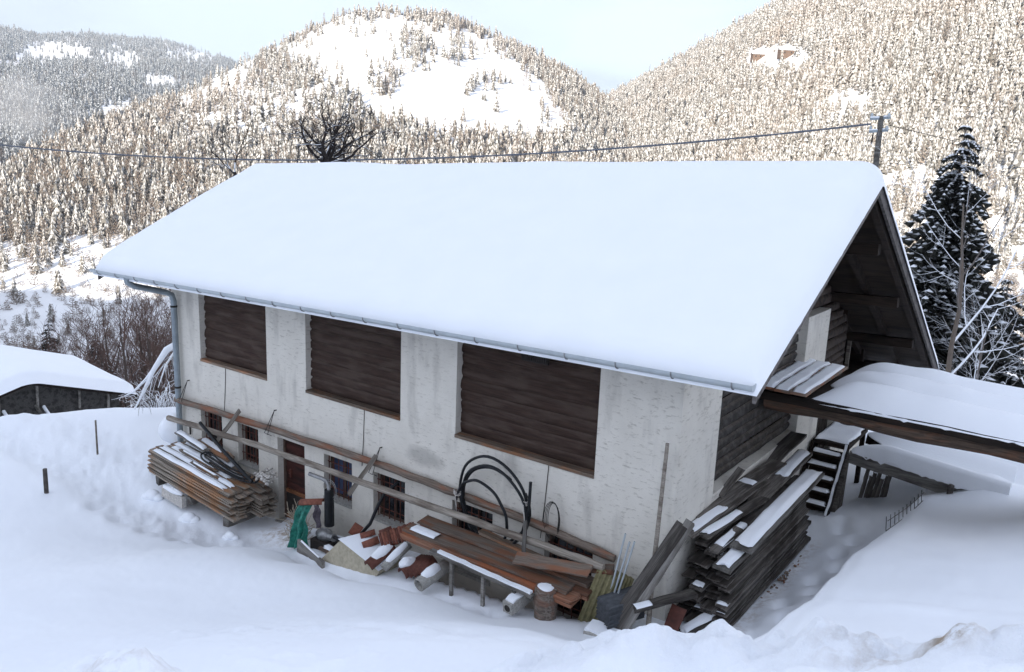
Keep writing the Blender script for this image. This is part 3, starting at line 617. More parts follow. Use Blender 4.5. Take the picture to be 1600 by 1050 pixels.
# ------------------------------------------------------------------ hoses
def hosecoil():
    t = empty('hose_coil', (-3.2, -.3, -1.6), 'big coil of black hose hanging on the wall over a barred window', 'hose')
    for i, (cx, cz, rx, rz, a0, a1, dy) in enumerate(((-3.38, -.88, .80, .80, -40, 325, -.30), (-3.32, -.98, .76, .76, -30, 335, -.36), (-3.36, -1.02, .78, .72, 60, 395, -.24), (-3.55, -1.2, .62, .66, -75, 172, -.42))):
        pts = [(cx+rx*math.cos(R_(a)), dy-.06*math.sin(R_(a*1.5)), cz+rz*math.sin(R_(a))) for a in np.linspace(a0, a1, 44)]
        part('hose', MB().tube([(a+.005*math.sin(k*1.1+i), b, c+.005*math.sin(k*.9+2*i)) for k, (a, b, c) in enumerate(pts)], .027, 8), M['black'], t)
    part('hose_end', MB().tube([(-2.62, -.38, -1.25), (-2.52, -.36, -.8), (-2.52, -.34, -.3)], .028, 8), M['black'], t)
    for x, z in ((-4.16, -.98), (-2.62, -.72)):
        m = MB()
        for k in range(3): m.tube([(x+.075*math.cos(a), -.31+.1*math.sin(a), z+.03*k+.02*math.sin(a*2)) for a in np.linspace(0, 6.28, 10)], .009, 5)
        m.tube([(x+.02, -.42, z), (x+.06, -.42, z-.28)], .009, 5); part('tie', m, M['stone'], t)
hosecoil()
m = MB()
for k in range(4): m.tube([(-2.15+(.11+.02*k)*math.cos(a), -.14-.015*k, -.95+(.3+.015*k)*math.sin(a)) for a in np.linspace(.3*k, 6.28+.3*k, 20)], .006, 5)
thing('wire_coil', m, M['iron'], 'small oval coil of thin wire hung beside the big black hose', 'wire')
# ------------------------------------------------------------------ left stack of boards
GL = 'boards in the left stack'
def lz(x): return -2.14-.075*(x+13.3)
nL = 9
for k in range(nL):
    for c in range(5):
        x0 = -13.35+rnd.uniform(-.1, .12); x1 = -9.95+rnd.uniform(-.14, .1)+(.3 if c >= 3 else 0); y = -1.13+c*.2+rnd.uniform(-.04, .03); th = rnd.uniform(.03, .055)
        if k > 6 and c >= 3: x1 -= .15
        z = -.068*(nL-1-k)-.05-(.02 if k < 4 else 0)
        top = k == nL-1
        board('board', (x0, y, lz(x0)+z), (x1, y-.02+rnd.uniform(-.03, .03), lz(x1)+z), .185+rnd.uniform(-.02, .02), th, M['stackL'],
              'weathered board lying in the left stack below the barred windows' if not top else ['snow covered front board on top of the left stack', 'second snow covered board from the front on top of the left stack', 'middle snow covered board on top of the left stack', 'snow covered board fourth from the front on top of the left stack', 'top board of the left stack nearest the wall'][c], 'board', GL if not top else None,
              snow=(.0+rnd.uniform(0, .03), [.98, .96, .9, .85, .7][c]-rnd.uniform(0, .12), .06) if top else None)
for i, (x, y, ln) in enumerate(((-11.9, -.75, 1.6), (-11.0, -.62, 1.3), (-11.35, -.95, 1.15))):
    board('batten', (x-ln/2, y, lz(x-ln/2)+.03), (x+ln/2, y-.05, lz(x+ln/2)+.045), .07, .05, M['stackL'], ['longest loose batten across the top of the left board stack', 'loose batten on the left board stack nearest the door', 'loose front batten on top of the left board stack'][i], 'batten', snow=(.05, .95, .03))
board('trough_board', (-12.55, -.25, -2.0), (-11.3, -.3, -2.16), .22, .1, M['beam'], 'thick snowy timber lying against the wall behind the left stack', 'timber', snow=(.03, .8, .05))
for i, x in enumerate((-13.15, -11.75, -10.3)):
    zt = lz(x)-.7
    board('support_block', (x, -1.15, zt-.12), (x, -.3, zt-.12), .16, .2, M['greyw'], ['wooden block under the left end of the left stack', 'wooden block under the middle of the left stack', 'wooden block under the right end of the left stack'][i], 'block')
m = MB().beam((-12.75, -1.2, -3.08), (-11.9, -1.2, -3.16), .12, .28, jit=.01, seg=3)
o = thing('stone_block', m, M['stone'], 'long pale stone block with snow under the left board stack', 'block')
part('snow_cap', MB().lump((-12.3, -1.22, -2.95), (.42, .1, .06), 1, .1), M['snow'], o)
for i, (x, y, z, r, lb) in enumerate(((-13.2, -1.25, -3.22, .14, 'round snow lump at the left foot of the left stack'), (-11.55, -1.3, -3.3, .13, 'round snow lump beside the pale stone block'), (-10.05, -1.22, -3.3, .09, 'small snowy stone at the right foot of the left stack'))):
    thing('snow_lump', MB().lump((x, y, z-.1), (r*1.5, r*1.1, r), i*2+1, .015, 12).lump((x+r*1.1, y+.05, z-.14), (r*1.1, r, r*.75), i*2+2, .015, 12).lump((x-r*1.0, y-.04, z-.16), (r*1.2, r, r*.7), i*2+4, .015, 12), M['snow'], lb, 'snow lump')
m = MB()
for i in range(48): m.lump((-9.75+rnd.uniform(-.24, .24), -.42+rnd.uniform(-.18, .18), -2.24+rnd.uniform(0, .2)), (rnd.uniform(.03, .06), rnd.uniform(.03, .06), rnd.uniform(.02, .045)), i, .22, 5)
thing('shell_heap', m, M['stone'], 'heap of crumpled pale scraps on the right end of the left stack', 'heap')
m = MB()
for k in range(4): m.tube([(-10.9+(1.05-.13*k)*math.cos(a), -.62+(.27-.075*k)*math.sin(a), -2.16-.08*math.cos(a)+.02*k+.02*math.sin(3*a+k)) for a in np.linspace(2.6, 6.6, 26)], .022, 7)
thing('hose_loop', m, M['black'], 'loops of black hose lying on the left board stack', 'hose')
thing('black_pipe', MB().tube([(-11.95, -.66, -1.3), (-11, -.72, -1.72), (-9.85, -.75, -2.2)], .04, 8), M['black'], 'straight black pipe leaning from the lower pole onto the left stack', 'pipe')
board('board', (-13.2, -.5, -1.86), (-11.9, -.55, -2.02), .2, .03, M['greyw'], 'loose snow covered board behind the others at the left end of the left stack', snow=(.0, 1, .05))
# ------------------------------------------------------------------ pump corner beside the door
pu = empty('water_pump', (-7.4, -.6, gz(-7.4, -.6)), 'black standing pump with a bent grey pipe beside the red door', 'pump')
part('barrel', MB().tube([(-7.42, -.6, -2.55), (-7.42, -.6, -1.75)], [.105, .10], 16), M['black'], pu)
part('bent_pipe', MB().tube([(-8.02, -.62, -1.55), (-7.62, -.6, -1.56), (-7.5, -.6, -1.58), (-7.43, -.6, -1.66), (-7.42, -.6, -1.8)], .042, 10), M['steel'], pu)
part('motor', MB().lump((-7.42, -.72, -2.72), (.2, .15, .14), 2, .06, 12).tube([(-7.65, -.7, -2.75), (-7.1, -.75, -2.68)], .08, 12).tube([(-7.4, -.75, -2.85), (-7.4, -.75, -2.6)], .06, 10), M['steel'], pu)
part('foot', MB().box((-7.68, -.9, gz(-7.4, -.6)-.1), (-7.15, -.5, -2.82)), M['iron'], pu)
for k, r in enumerate((.16, .2)):
    part('wire', MB().tube([(-7.32+r*math.cos(a), -.66, -1.7+r*1.1*math.sin(a)) for a in np.linspace(-1, 2.2+k, 14)], .006, 5), M['steel'], pu)
thing('hose', MB().tube([(-7.1, -.75, -2.66), (-6.85, -.7, -2.7), (-6.55, -.62, -2.55), (-6.3, -.5, -2.2), (-6.18, -.4, -1.8), (-6.1, -.3, -1.55), (-6.05, .05, -1.4)], .035, 8), M['black'], 'black hose curving from the pump up into the fourth window', 'hose')
def halftile(m, p0, p1, r, th=.015, a0=0, a1=180, up=(0, 0, 1), n=10, r1=None):
    p0 = Vector(p0); p1 = Vector(p1); x = (p1-p0).normalized(); y = Vector(up).cross(x).normalized(); z = x.cross(y); r1 = r1 or r; V = []
    for p, k in ((p0, r), (p1, r1)):
        for rr in (k, k-th):
            for j in range(n+1): q = R_(a0+(a1-a0)*j/n); V.append(p+y*math.cos(q)*rr+z*math.sin(q)*rr)
    q = n+1; F = []
    for j in range(n): F += [(j, j+1, 2*q+j+1, 2*q+j), (q+j+1, q+j, 3*q+j, 3*q+j+1), (j+1, j, q+j, q+j+1), (2*q+j, 2*q+j+1, 3*q+j+1, 3*q+j)]
    F += [(0, 2*q, 3*q, q), (n, q+n, 3*q+n, 2*q+n)]
    return m.add(V, F, 0, True)
thing('ridge_tile', halftile(MB(), (-8.1, -.78, -2.2), (-7.55, -.62, -2.08), .1), M['tile'], 'half round clay tile lying on top of the teal tarp', 'tile')
P = np.zeros((33, 26, 3))
for i in range(33):
    for j in range(26):
        u = i/32; v = j/25; fold = math.sin(u*17+v*3.5)*.06*(.5+v)+math.sin(u*41+v*9)*.02+math.sin(v*16+u*6)*.018
        P[i, j] = (-8.0+.42*(u-.5)*(1+.25*v)+.05*v, -.72-.13*math.sin(min(1, v*3)*math.pi/2)-.16*v+fold*.9, -2.17-.92*v**1.1-.05*math.sin(u*7)*v)
thing('tarp', MB().grid(P), M['teal'], 'crumpled teal tarp hanging down beside the black pump', 'tarp')
m = MB(); r3 = random.Random(3)
for i in range(110):
    a = r3.uniform(0, 6.28); b = r3.uniform(.15, 1.3); ln = r3.uniform(.15, .4); p = Vector((-8.42+r3.uniform(-.16, .16), -.62+r3.uniform(-.14, .14), -2.95+r3.uniform(-.3, .35)))
    m.tube([p, p+Vector((math.cos(a)*math.cos(b), math.sin(a)*math.cos(b), math.sin(b)))*ln], .008, 3, cap=False)
thing('twig_bundle', m, M['straw'], 'pale dry twig bundle standing between the door and the teal tarp', 'twigs')
P = np.zeros((8, 8, 3))
for i in range(8):
    for j in range(8): u = i/7; v = j/7; P[i, j] = (-7.72+.16*u+.03*math.sin(v*9), -.74-.04*math.sin(u*9+v*4), -2.12-.5*v)
thing('rag', MB().grid(P), M['rag'], 'small grey rag hanging on the side of the black pump', 'rag')
board('board', (-7.75, -1.15, -2.93), (-6.75, -1.35, -3.02), .06, .34, M['greyw'], 'grey board on edge in the snow in front of the pump', up=(0, 0, 1), snow=(.05, .9, .02))
board('board', (-7.3, -.85, -2.9), (-6.6, -.95, -2.86), .25, .05, M['plank'], 'flat snowy board between the pump and the beige slab', snow=(.1, .8, .04))
# beige slab
m = MB(); V = [(-7.0, -1.2, -2.95), (-5.45, -1.25, -2.85), (-5.3, -1.22, -2.62), (-6.45, -1.15, -2.36), (-7.0, -.95, -2.95), (-5.35, -.65, -2.8), (-5.25, -.6, -2.55), (-6.2, -.62, -2.3)]
m.add(V, [(0, 1, 2, 3), (4, 7, 6, 5), (0, 3, 7, 4), (1, 5, 6, 2), (3, 2, 6, 7), (0, 4, 5, 1)])
o = thing('slab', m, M['concb'], 'beige wedge shaped concrete slab with snow on top below the roof tiles', 'slab')
P = np.zeros((13, 7, 3))
for i in range(13):
    for j in range(7):
        u = i/12; v = j/6; a = Vector((-6.5, -1.18, -2.35)).lerp(Vector((-5.3, -1.24, -2.6)), u); b = Vector((-6.2, -.6, -2.29)).lerp(Vector((-5.25, -.58, -2.54)), u); q = a.lerp(b, v)
        P[i, j] = (q.x, q.y, q.z+.008+.05*math.sin(math.pi*min(1, max(0, u)))**.5*math.sin(math.pi*v)**.5)
part('snow_cap', MB().grid(P), M['snow'], o)
# roof tiles
ti = empty('tile_stack', (-5.3, -.55, -2.4), 'stack of red clay roof tiles leaning under the fourth window', 'tiles')
for k in range(13):
    t0, t1 = k/13, (k+.93)/13; pa = Vector((-5.5, -.98, -2.17)); pb = Vector((-5.06, -.46, -1.97)); r = .19 if k % 2 else .178
    part('roof_tile', halftile(MB(), pa.lerp(pb, t0), pa.lerp(pb, t1), r, .03, -35, 200, n=14), M['tile'] if k % 3 else M['tile2'], ti)
for i, (p0, p1, r, mt, lb) in enumerate((((-6.2, -.85, -2.34), (-6.02, -.62, -2.27), .085, 'tile', 'broken clay tile left of the red tile stack'), ((-5.98, -1.0, -2.4), (-5.8, -.74, -2.3), .085, 'tile', 'round clay tile lying open in front of the red tile stack'), ((-5.85, -.66, -2.25), (-5.7, -.46, -2.17), .1, 'tile2', 'dark clay tile leaning against the red tile stack'))):
    thing('clay_tile', halftile(MB(), p0, p1, r, .018, 10+20*i, 175+30*i), M[mt], lb, 'tile')
o = thing('clay_tile', MB().beam((-6.5, -.8, -2.4), (-6.36, -.74, -2.16), .2, .025, up=(1, -1, .4)), M['tile'], 'flat orange tile standing left of the broken tiles', 'tile')
o = thing('ridge_tile', halftile(MB(), (-5.42, -1.38, -2.5), (-5.3, -.85, -2.24), .135, .02), M['tile2'], 'snow topped half round ridge tile in front of the tile stack', 'tile')
part('snow_cap', MB().tube([(-5.40, -1.31, -2.40), (-5.39, -1.25, -2.36), (-5.35, -1.08, -2.27), (-5.31, -.9, -2.18), (-5.3, -.86, -2.17)], [.02, .1, .12, .1, .03], 12, jit=.05), M['snow'], o)
o = thing('concrete_pipe', MB().ring((-5.08, -1.32, -2.42), (-4.98, -.75, -2.12), .085, .06), M['conc'], 'snow topped grey pipe beside the half round ridge tile', 'pipe')
part('snow_cap', MB().tube([(-5.07, -1.27, -2.34), (-5.06, -1.22, -2.31), (-5.03, -1.03, -2.21), (-4.99, -.82, -2.10), (-4.98, -.78, -2.09)], [.02, .065, .075, .065, .02], 12, jit=.05), M['snow'], o)
m = MB()
for i in range(5): halftile(m, (-4.72+i*.07, -1.2+i*.05, -2.48+.02*i), (-4.6+i*.07, -.72, -2.34+.02*i), .14, .02, 0, 190)
o = thing('broken_tile', m, M['tile2'], 'dark broken tiles half under snow left of the brown plank pile', 'tile')
part('snow_cap', MB().lump((-4.74, -1.02, -2.3), (.14, .2, .09), 4, .1), M['snow'], o)
o = thing('concrete_pipe', MB().ring((-3.98, -1.55, -2.27), (-3.9, -.75, -2.1), .125, .09, 16), M['conc'], 'hollow concrete pipe with snow on top under the plank pile', 'pipe')
part('snow_cap', MB().tube([(-3.975, -1.47, -2.18), (-3.97, -1.42, -2.16), (-3.95, -1.28, -2.12), (-3.93, -1.12, -2.08), (-3.925, -1.06, -2.07)], [.02, .085, .105, .09, .02], 12, jit=.05), M['snow'], o)
# ------------------------------------------------------------------ plank pile on trestles before the right windows
GP = 'planks in the pile under the hose coil'
pp = [(-4.8, -.98, -1.78, -1.12, -.98, -1.78, .3, 0), (-4.72, -.7, -1.72, -1.0, -.7, -1.72, .3, 0), (-4.7, -.42, -1.7, -1.1, -.42, -1.68, .26, 0),
      (-4.8, -1.02, -1.71, -1.1, -1.0, -1.7, .3, 1), (-4.7, -.72, -1.65, -.98, -.68, -1.64, .34, 1), (-4.82, -.95, -1.64, -1.25, -.9, -1.63, .3, 2), (-4.75, -.62, -1.58, -1.05, -.6, -1.57, .3, 2)]
for i, (a, b, c, d, e, f, w_, q) in enumerate(pp):
    top = q == 2
    board('plank', (a, b, c), (d, e, f), w_, .06, M['plankr'] if q < 2 else M['plank'], ['lower brown plank in the pile resting before the right barred windows', 'lower brown plank in the pile resting before the right barred windows', 'front top plank of the brown pile with a patch of snow', 'rear top plank of the brown pile beside the wall'][(0 if q < 2 else 2+(i-5))], 'plank', GP if not top else None, snow=(.03, .22, .03) if i == 5 else None)
board('plank', (-3.5, -.42, -1.5), (-1.9, -.5, -1.55), .16, .05, M['beam'], 'short rough plank lying on the brown pile behind the upright lath', 'plank')
tr = empty('rail', (-3.1, -1.35, -2.3), 'low weathered rail on short posts with a strip of snow before the plank pile', 'rail')
part('top_rail', MB().beam((-3.92, -1.3, -1.68), (-1.72, -1.3, -1.74), .1, .06, seg=8, jit=.006), M['greyw'], tr)
part('snow_cap', MB().beam((-3.75, -1.3, -1.635), (-1.75, -1.3, -1.69), .08, .04, seg=14, jit=.006), M['snow'], tr)
for x in (-3.45, -2.75, -2.1): part('post', MB().beam((x, -1.28, -2.6), (x, -1.29, -1.72), .06, .05), M['greyw'], tr)
o = thing('concrete_block', MB(), M['conc'], 'x', 'block') if 0 else None
m = MB(); m.beam((-2.06, -1.52, -1.99), (-2.0, -.95, -1.9), .2, .2); 
o = thing('chimney_block', m, M['conc'], 'square concrete block with a round hole, snow on top, left of the stump', 'block')
part('dark_disc', MB().tube([(-2.0607, -1.526, -1.991), (-2.06, -1.518, -1.99)], .06, 16), M['iron'], o)  # dark disc on the solid face, painted shade of a round hole
part('snow_cap', MB().beam((-2.055, -1.49, -1.87), (-2.0, -.98, -1.79), .17, .03, seg=5, jit=.01), M['snow'], o)
o = thing('stump', MB().tube([(-1.6, -1.1, -2.4), (-1.6, -1.1, -2.1), (-1.6, -1.1, -1.82), (-1.6, -1.1, -1.62)], [.17, .185, .2, .18], 12, jit=.05), M['stumpw'], 'round log stump with a snow cap beside the concrete block', 'stump')
part('snow_cap', MB().lump((-1.6, -1.1, -1.62), (.14, .14, .03), 1, .1), M['snow'], o)
board('plank', (-2.35, -.95, -1.42), (-1.0, -.75, -1.28), .26, .035, M['plank'], 'cracked flat plank lying under the lower pole before the last window', 'plank', up=(0, -.35, 1))
board('plank', (-1.3, -.62, -1.35), (-.72, -.5, -1.25), .2, .035, M['plank'], 'splintered short plank beside the white rods', 'plank', up=(.1, -.4, 1))
# ------------------------------------------------------------------ things leaning at the corner
GR = None
for i, (dx, l) in enumerate(((0, 1.05), (.07, .95), (.14, .98))):
    thing('rod', MB().tube([(-.72+dx, -.62-.02*i, -1.75), (-.56+dx*1.2, -.5, -1.75+l*1.12)], .017, 8), M['zincw'], ['left and tallest of three pale metal rods by the ochre sheets', 'middle one of three pale metal rods by the ochre sheets', 'right one of three pale metal rods by the grey sheets'][i], 'rod')
def corr(m, p0, p1, w, n, amp, up, th=.006):
    p0 = Vector(p0); p1 = Vector(p1); x = (p1-p0).normalized(); y = Vector(up).cross(x).normalized(); z = x.cross(y); k = n*6; V = []
    for p in (p0, p1):
        for s in (0, th):
            for j in range(k+1): V.append(p+y*(w*(j/k-.5))+z*(amp*math.sin(j/6*2*math.pi)+s))
    q = k+1; F = []
    for j in range(k): F += [(j, j+1, 2*q+j+1, 2*q+j), (q+j+1, q+j, 3*q+j, 3*q+j+1), (j+1, j, q+j, q+j+1), (2*q+j, 2*q+j+1, 3*q+j+1, 3*q+j)]
    F += [(0, 2*q, 3*q, q), (k, q+k, 3*q+k, 2*q+k)]
    return m.add(V, F, 0, True)
o = empty('corrugated_sheets', (-.9, -.7, -2.2), 'bundle of ochre corrugated sheets leaning under the white rods', 'sheets')
for i in range(6): part('sheet', corr(MB(), (-1.0+.035*i, -.86+.05*i, -2.35), (-.78+.035*i, -.58+.05*i, -1.28-.015*i), .34, 4, .022, (.35, -1, .15)), M['corry'], o)
o = empty('grey_sheets', (-.45, -.7, -2.), 'short stack of grey corrugated sheets at the corner of the barn', 'sheets')
for i in range(14): part('sheet', corr(MB(), (-.62+.01*(i % 3), -.98+.01*(i % 2), -1.93+.026*i), (-.28, -.42, -1.85+.026*i), .4, 4, .014, (0, 0, 1)), M['corrg'], o)
m = MB().beam((-.75, -1.2, -2.03), (-.12, -1.12, -2.1), .32, .2, jit=.008, seg=3)
o = thing('concrete_block', m, M['conc'], 'rough concrete block with snow on top at the foot of the leaning boards', 'block')
part('snow_cap', MB().beam((-.74, -1.16, -1.92), (-.2, -1.1, -1.965), .3, .045, seg=6, jit=.012), M['snow'], o)
board('leaning_board', (-.52, -1.0, -2.1), (.32, -.36, -.18), .19, .05, M['stackR'], 'wide dark board leaning against the corner of the barn', up=(.4, -1, .2))
board('leaning_board', (-.33, -.92, -2.1), (.42, -.3, -.12), .15, .05, M['greyw'], 'narrower grey board leaning beside the wide dark one at the corner', up=(.4, -1, .2))
thing('thin_pole', MB().tube([(-.02, -.55, -2.12), (-.03, -.52, -1.), (.0, -.45, 1.05)], [.045, .04, .03], 8, jit=.05), M['pole'], 'tall thin grey pole standing upright against the barn corner', 'pole')
board('plank', (-.1, -.95, -1.5), (.52, -.15, -1.35), .2, .045, M['stackR'], 'dark plank with a snowy end sticking out above the rusty sheet', 'plank', snow=(.0, .3, .02))
P = np.zeros((9, 5, 3))
for i in range(9):
    for j in range(5):
        u = i/8; v = j/4; P[i, j] = (.22+.26*v+.06*u, -.75-.12*v*.3+.35*u-.02*math.sin(v*3), -2.12+.62*u+.06*v*(1-u)*2)
m = MB().grid(P); Q2 = P+np.array((.0, .012, -.008)); m.grid(Q2[:, ::-1])
o = thing('rusty_sheet', m, M['rustsheet'], 'bent dark red rusty sheet dusted with snow near the barn corner', 'sheet')
part('snow_dust', MB().grid(P[:4, 0:4]+np.array((0, -.004, .012))), M['snow'], o)
# ------------------------------------------------------------------ right stack of boards
GRS = 'boards in the right stack'
nR = 17; lay = .078
for k in range(nR):
    for c in range(4):
        if k > 13 and c < 2 and rnd.random() < .3: continue
        rag = .3 if c < 2 else .18
        y0 = .35+rnd.uniform(-rag, rag)-(.15 if k < 5 else 0)+.012*k; y1 = 4.55+rnd.uniform(-.15, .15)
        x = .1+c*.232+rnd.uniform(-.03, .03)-(.02 if k % 2 else 0)-.006*k*(c-1.5)+.05; z = -2.06+k*lay
        top = k == nR-1
        sn = None
        if c == 3 and not top and rnd.random() < .18: sn = (0, .04, .03)
        if c in (1, 2) and rnd.random() < .22 and not top: sn = (0, rnd.uniform(.02, .05), .025)
        if top: sn = [(0.1, .5, .01), (.0, .5, .03), (.02, .3, .05), None][c]
        board('board', (x, y0, z), (x+rnd.uniform(-.03, .03), y1, z-.02), .215+rnd.uniform(-.03, .03), .045+rnd.uniform(-.01, .012), M['stackR'],
              'dark weathered board lying in the right stack beside the gable' if not top else ['top board of the right stack nearest the gable logs', 'snow dusted second board from the gable on top of the right stack', 'snowy third board from the gable on top of the right stack', 'top board of the right stack under the wide snowy plank'][c], 'board', None if top else GRS, snow=sn)
zt = -2.06+nR*lay
board('plank', (.93, .55, zt-.02), (.86, 4.75, zt+.02), .36, .05, M['greyw'], 'wide plank with thick snow along the outer top edge of the right stack', 'plank', snow=(.02, 1.0, .085))
board('plank', (.82, .1, zt-.22), (.84, 1.1, zt-.12), .3, .05, M['greyw'], 'short snowy plank end below the wide plank of the right stack', 'plank', snow=(.0, .95, .05))
TB = [((.1, .35, zt+.06), (.3, 3.3, zt+.16), .28, 'flat snow dusted board on the middle top of the right stack', (.02, .45, .02)), ((-.02, .9, zt+.1), (.28, 4.2, zt+.24), .34, 'broad grey board lying crooked on top of the right stack', (.55, .62, .02)),
      ((.5, 2.4, zt+.05), (.5, 5.2, zt+.22), .3, 'upper snowy board at the far end of the right stack', (.45, 1, .05)), ((.32, .5, zt+.03), (.56, 2.6, zt+.08), .2, 'snow striped narrow board on top of the right stack', (.0, .6, .03)),
      ((.02, 1.9, zt+.2), (.1, 2.6, zt+.52), .13, 'short post sticking up from the right stack toward the logs', None), ((.02, 4.2, zt+.1), (.22, 5.6, zt+.45), .34, 'wide board leaning on the second white pier behind the right stack', None), ((.6, .3, zt-.06), (.62, 1.3, zt-.02), .14, 'round edged log piece at the near end of the right stack', None)]
for a, b, w_, lb, sn in TB: board('board', a, b, w_, .05, M['stackR'], lb, snow=sn)
board('board', (.42, -.32, -2.02), (.78, .75, -1.9), .22, .05, M['stackR'], 'snow covered board end on the ground at the near foot of the right stack', snow=(.0, .75, .06))
m = MB()
for i in range(110): m.lump((1.0+rnd.uniform(-.06, .07), rnd.uniform(.4, 4.6), gz(1.0, 2)-.02+rnd.uniform(-.02, .02)), (rnd.uniform(.01, .035), rnd.uniform(.015, .06), rnd.uniform(.008, .02)), i, .4, 4)
thing('bark_litter', m, M['plank'], 'brown bark litter on the snow along the right stack', 'litter', kind='stuff')
# ------------------------------------------------------------------ bridge to the upper floor
br = empty('log_bridge', (3, 5.3, .5), 'snow covered log bridge leading from the bank into the gable', 'bridge')
def logpts(y, z, x0, x1): return [(x0+(x1-x0)*i/14, y+.03*math.sin(i*1.1), z+.02*math.sin(i*.8)) for i in range(15)]
part('near_log', MB().tube(logpts(4.2, .70, -.1, 7.6), [.175+.02*math.sin(i*1.7) for i in range(15)], 12, jit=.06), M['barklog'], br)
part('log', MB().tube(logpts(5.35, .70, -.1, 7.6), .17, 10, jit=.05), M['dark'], br)
part('log', MB().tube(logpts(6.45, .70, -.1, 7.6), .17, 10, jit=.05), M['dark'], br)
part('edge_beam', MB().beam((-.15, 3.98, .87), (7.5, 4.0, .86), .1, .16, seg=14, jit=.012), M['dark'], br)
for i in range(8):
    x = 1.0+i*.85; part('cross_board', MB().beam((x, 4.0, .89), (x+.03, 6.6, .89), .7, .04, jit=.01), M['dark'], br)
for i in range(3):
    x = -.03+i*.315
    d_ = part('deck_board', MB().beam((x, 3.88-.02*i, 1.02+.005*i), (x+.01, 6.75-.05*i, 1.06), .30, .05, jit=.006, seg=3), M['plank'], br)
    part('snow_cap', capgrid(x-.155, x+.155, 3.9-.02*i, 6.7-.05*i, lambda a, b: 1.047+.014*(b-3.9), .06, 8, 22, .02, i, .004), M['snow'], d_)
nx2, ny2 = 90, 44; P = np.zeros((nx2+1, ny2+1, 3)); Q = P.copy()
for i in range(nx2+1):
    for j in range(ny2+1):
        v = j/ny2; y = 3.93+v*2.85; hump = .5+.5*math.cos(2*math.pi*(y-4.36)/1.1)
        xs0 = .82+.8*(1-hump)**1.3*(1 if y > 4.3 else 0)+.05*math.sin(y*9); x = xs0+(7.4-xs0)*(i/nx2)**1.3
        sx = 1-(1-min(1, (x-xs0)/.75))**2.2; edge = min(1, v/.09, (1-v)/.09); edge = math.sqrt(max(0, 1-(1-edge)**2))
        top = .93+sx*(.06+.32*hump*(.6+.4*edge))*edge+.06*sx*math.exp(-((x-2)/.9)**2)*edge-.012*max(0, x-3)
        top += (float(vnoise(np.array(x*2.), np.array(y*2.), 6))-.5)*.05*edge*sx
        e = float(vnoise(np.array(x*9.), np.array(0.), 7)-.5)*.10 if j == 0 else 0
        P[i, j] = (x, y+e*.4, top+(e*.6-.02 if j == 0 else 0)); Q[i, j] = (x, y, .912 if j else min(.9, top-.01))
m = MB(); m.grid(P); n_, m_ = P.shape[:2]; per = [(i, 0) for i in range(n_)]+[(n_-1, j) for j in range(1, m_)]+[(i, m_-1) for i in range(n_-2, -1, -1)]+[(0, j) for j in range(m_-2, 0, -1)]
V = [P[p] for p in per]+[Q[p] for p in per]; k = len(per); m.add(V, [(a, k+a, k+(a+1) % k, (a+1) % k) for a in range(k)], 0, True)
part('snow_blanket', m, M['snow'], br)
# ------------------------------------------------------------------ stairs, landing and lower footbridge
st = empty('staircase', (.45, 6.8, -2.25), 'short snowy wooden staircase climbing to the lower gable door', 'stairs')
for x in (.06, .80): part('stringer', MB().beam((x, 6.28, -2.35), (x, 7.42, -.98), .055, .24, seg=3, jit=.006), M['dark'], st)
part('snow_cap', MB().beam((.80, 6.25, -2.2), (.80, 7.36, -.86), .05, .03, seg=14, jit=.006), M['snow'], st)
for i in range(5):
    z = -2.06+i*.235; y = 6.45+i*.19
    t_ = part('tread', MB().beam((.09, y, z), (.77, y, z), .24, .05, jit=.004, seg=2), M['dark'], st)
    part('snow_cap', capgrid(.1, .76, y-.11, y+.1, lambda a, b: z+.026, .05, 12, 5, .03, i), M['snow'], t_)
ld = part('landing', MB().box((.04, 7.4, -1.0), (.84, 9.2, -.9)), M['dark'], st)
part('snow_cap', capgrid(.04, .86, 7.38, 9.2, lambda a, b: -.9, .05, 14, 26, .04, 5), M['snow'], ld)
part('backing', MB().beam((.43, 6.62, -2.35), (.43, 7.5, -1.1), .68, .03), M['dark'], st)
for x, y in ((.1, 7.5), (.78, 7.5), (.78, 9.0)): part('post', MB().beam((x, y, -2.6), (x, y, -1.0), .1, .1), M['dark'], st)
m = MB()
for i in range(9): m.beam((.84, 7.3+.0*i-.1*i*.8, -2.5), (.85, 7.38-.1*i*.8, -1.08-.1*i), .03, .085, up=(1, 0, 0))
part('side_boards', m, M['stackR'], st)
fb = empty('footbridge', (2.2, 8.2, -1.3), 'low footbridge with deep snow running from the bank to the landing', 'bridge')
part('side_beam', MB().beam((.86, 7.42, -1.12), (3.3, 7.5, -1.42), .12, .26, seg=5, jit=.015), M['greyw'], fb)
part('far_beam', MB().beam((.86, 9.1, -1.12), (3.05, 9.1, -1.38), .12, .26, seg=5, jit=.015), M['dark'], fb)
P = np.zeros((41, 21, 3)); Q = P.copy()
for i in range(41):
    for j in range(21):
        v = j/20; y = 7.36+v*1.8; hump = .5+.5*math.cos(2*math.pi*(v-.12)/.85); xs0 = .88+.55*(1-hump)**1.3; x = xs0+(4.0-xs0)*i/40; sx = 1-(1-min(1, (x-xs0)/.9))**2
        ed = math.sqrt(max(0, 1-(1-min(1, v/.12, (1-v)/.12))**2)); e = (float(vnoise(np.array(x*9.), np.array(3.), 7)-.5)*.09+float(vnoise(np.array(x*23.), np.array(5.), 7)-.5)*.07) if j == 0 else 0
        P[i, j] = (x, y, -.99-.1*(x-.9)+(.06+.27*hump)*sx*ed+e); Q[i, j] = (x, y, -1.0-.1*(x-.9)+min(0, e)-.01)
m = MB(); m.grid(P); n_, m_ = P.shape[:2]; per = [(i, 0) for i in range(n_)]+[(n_-1, j) for j in range(1, m_)]+[(i, m_-1) for i in range(n_-2, -1, -1)]+[(0, j) for j in range(m_-2, 0, -1)]
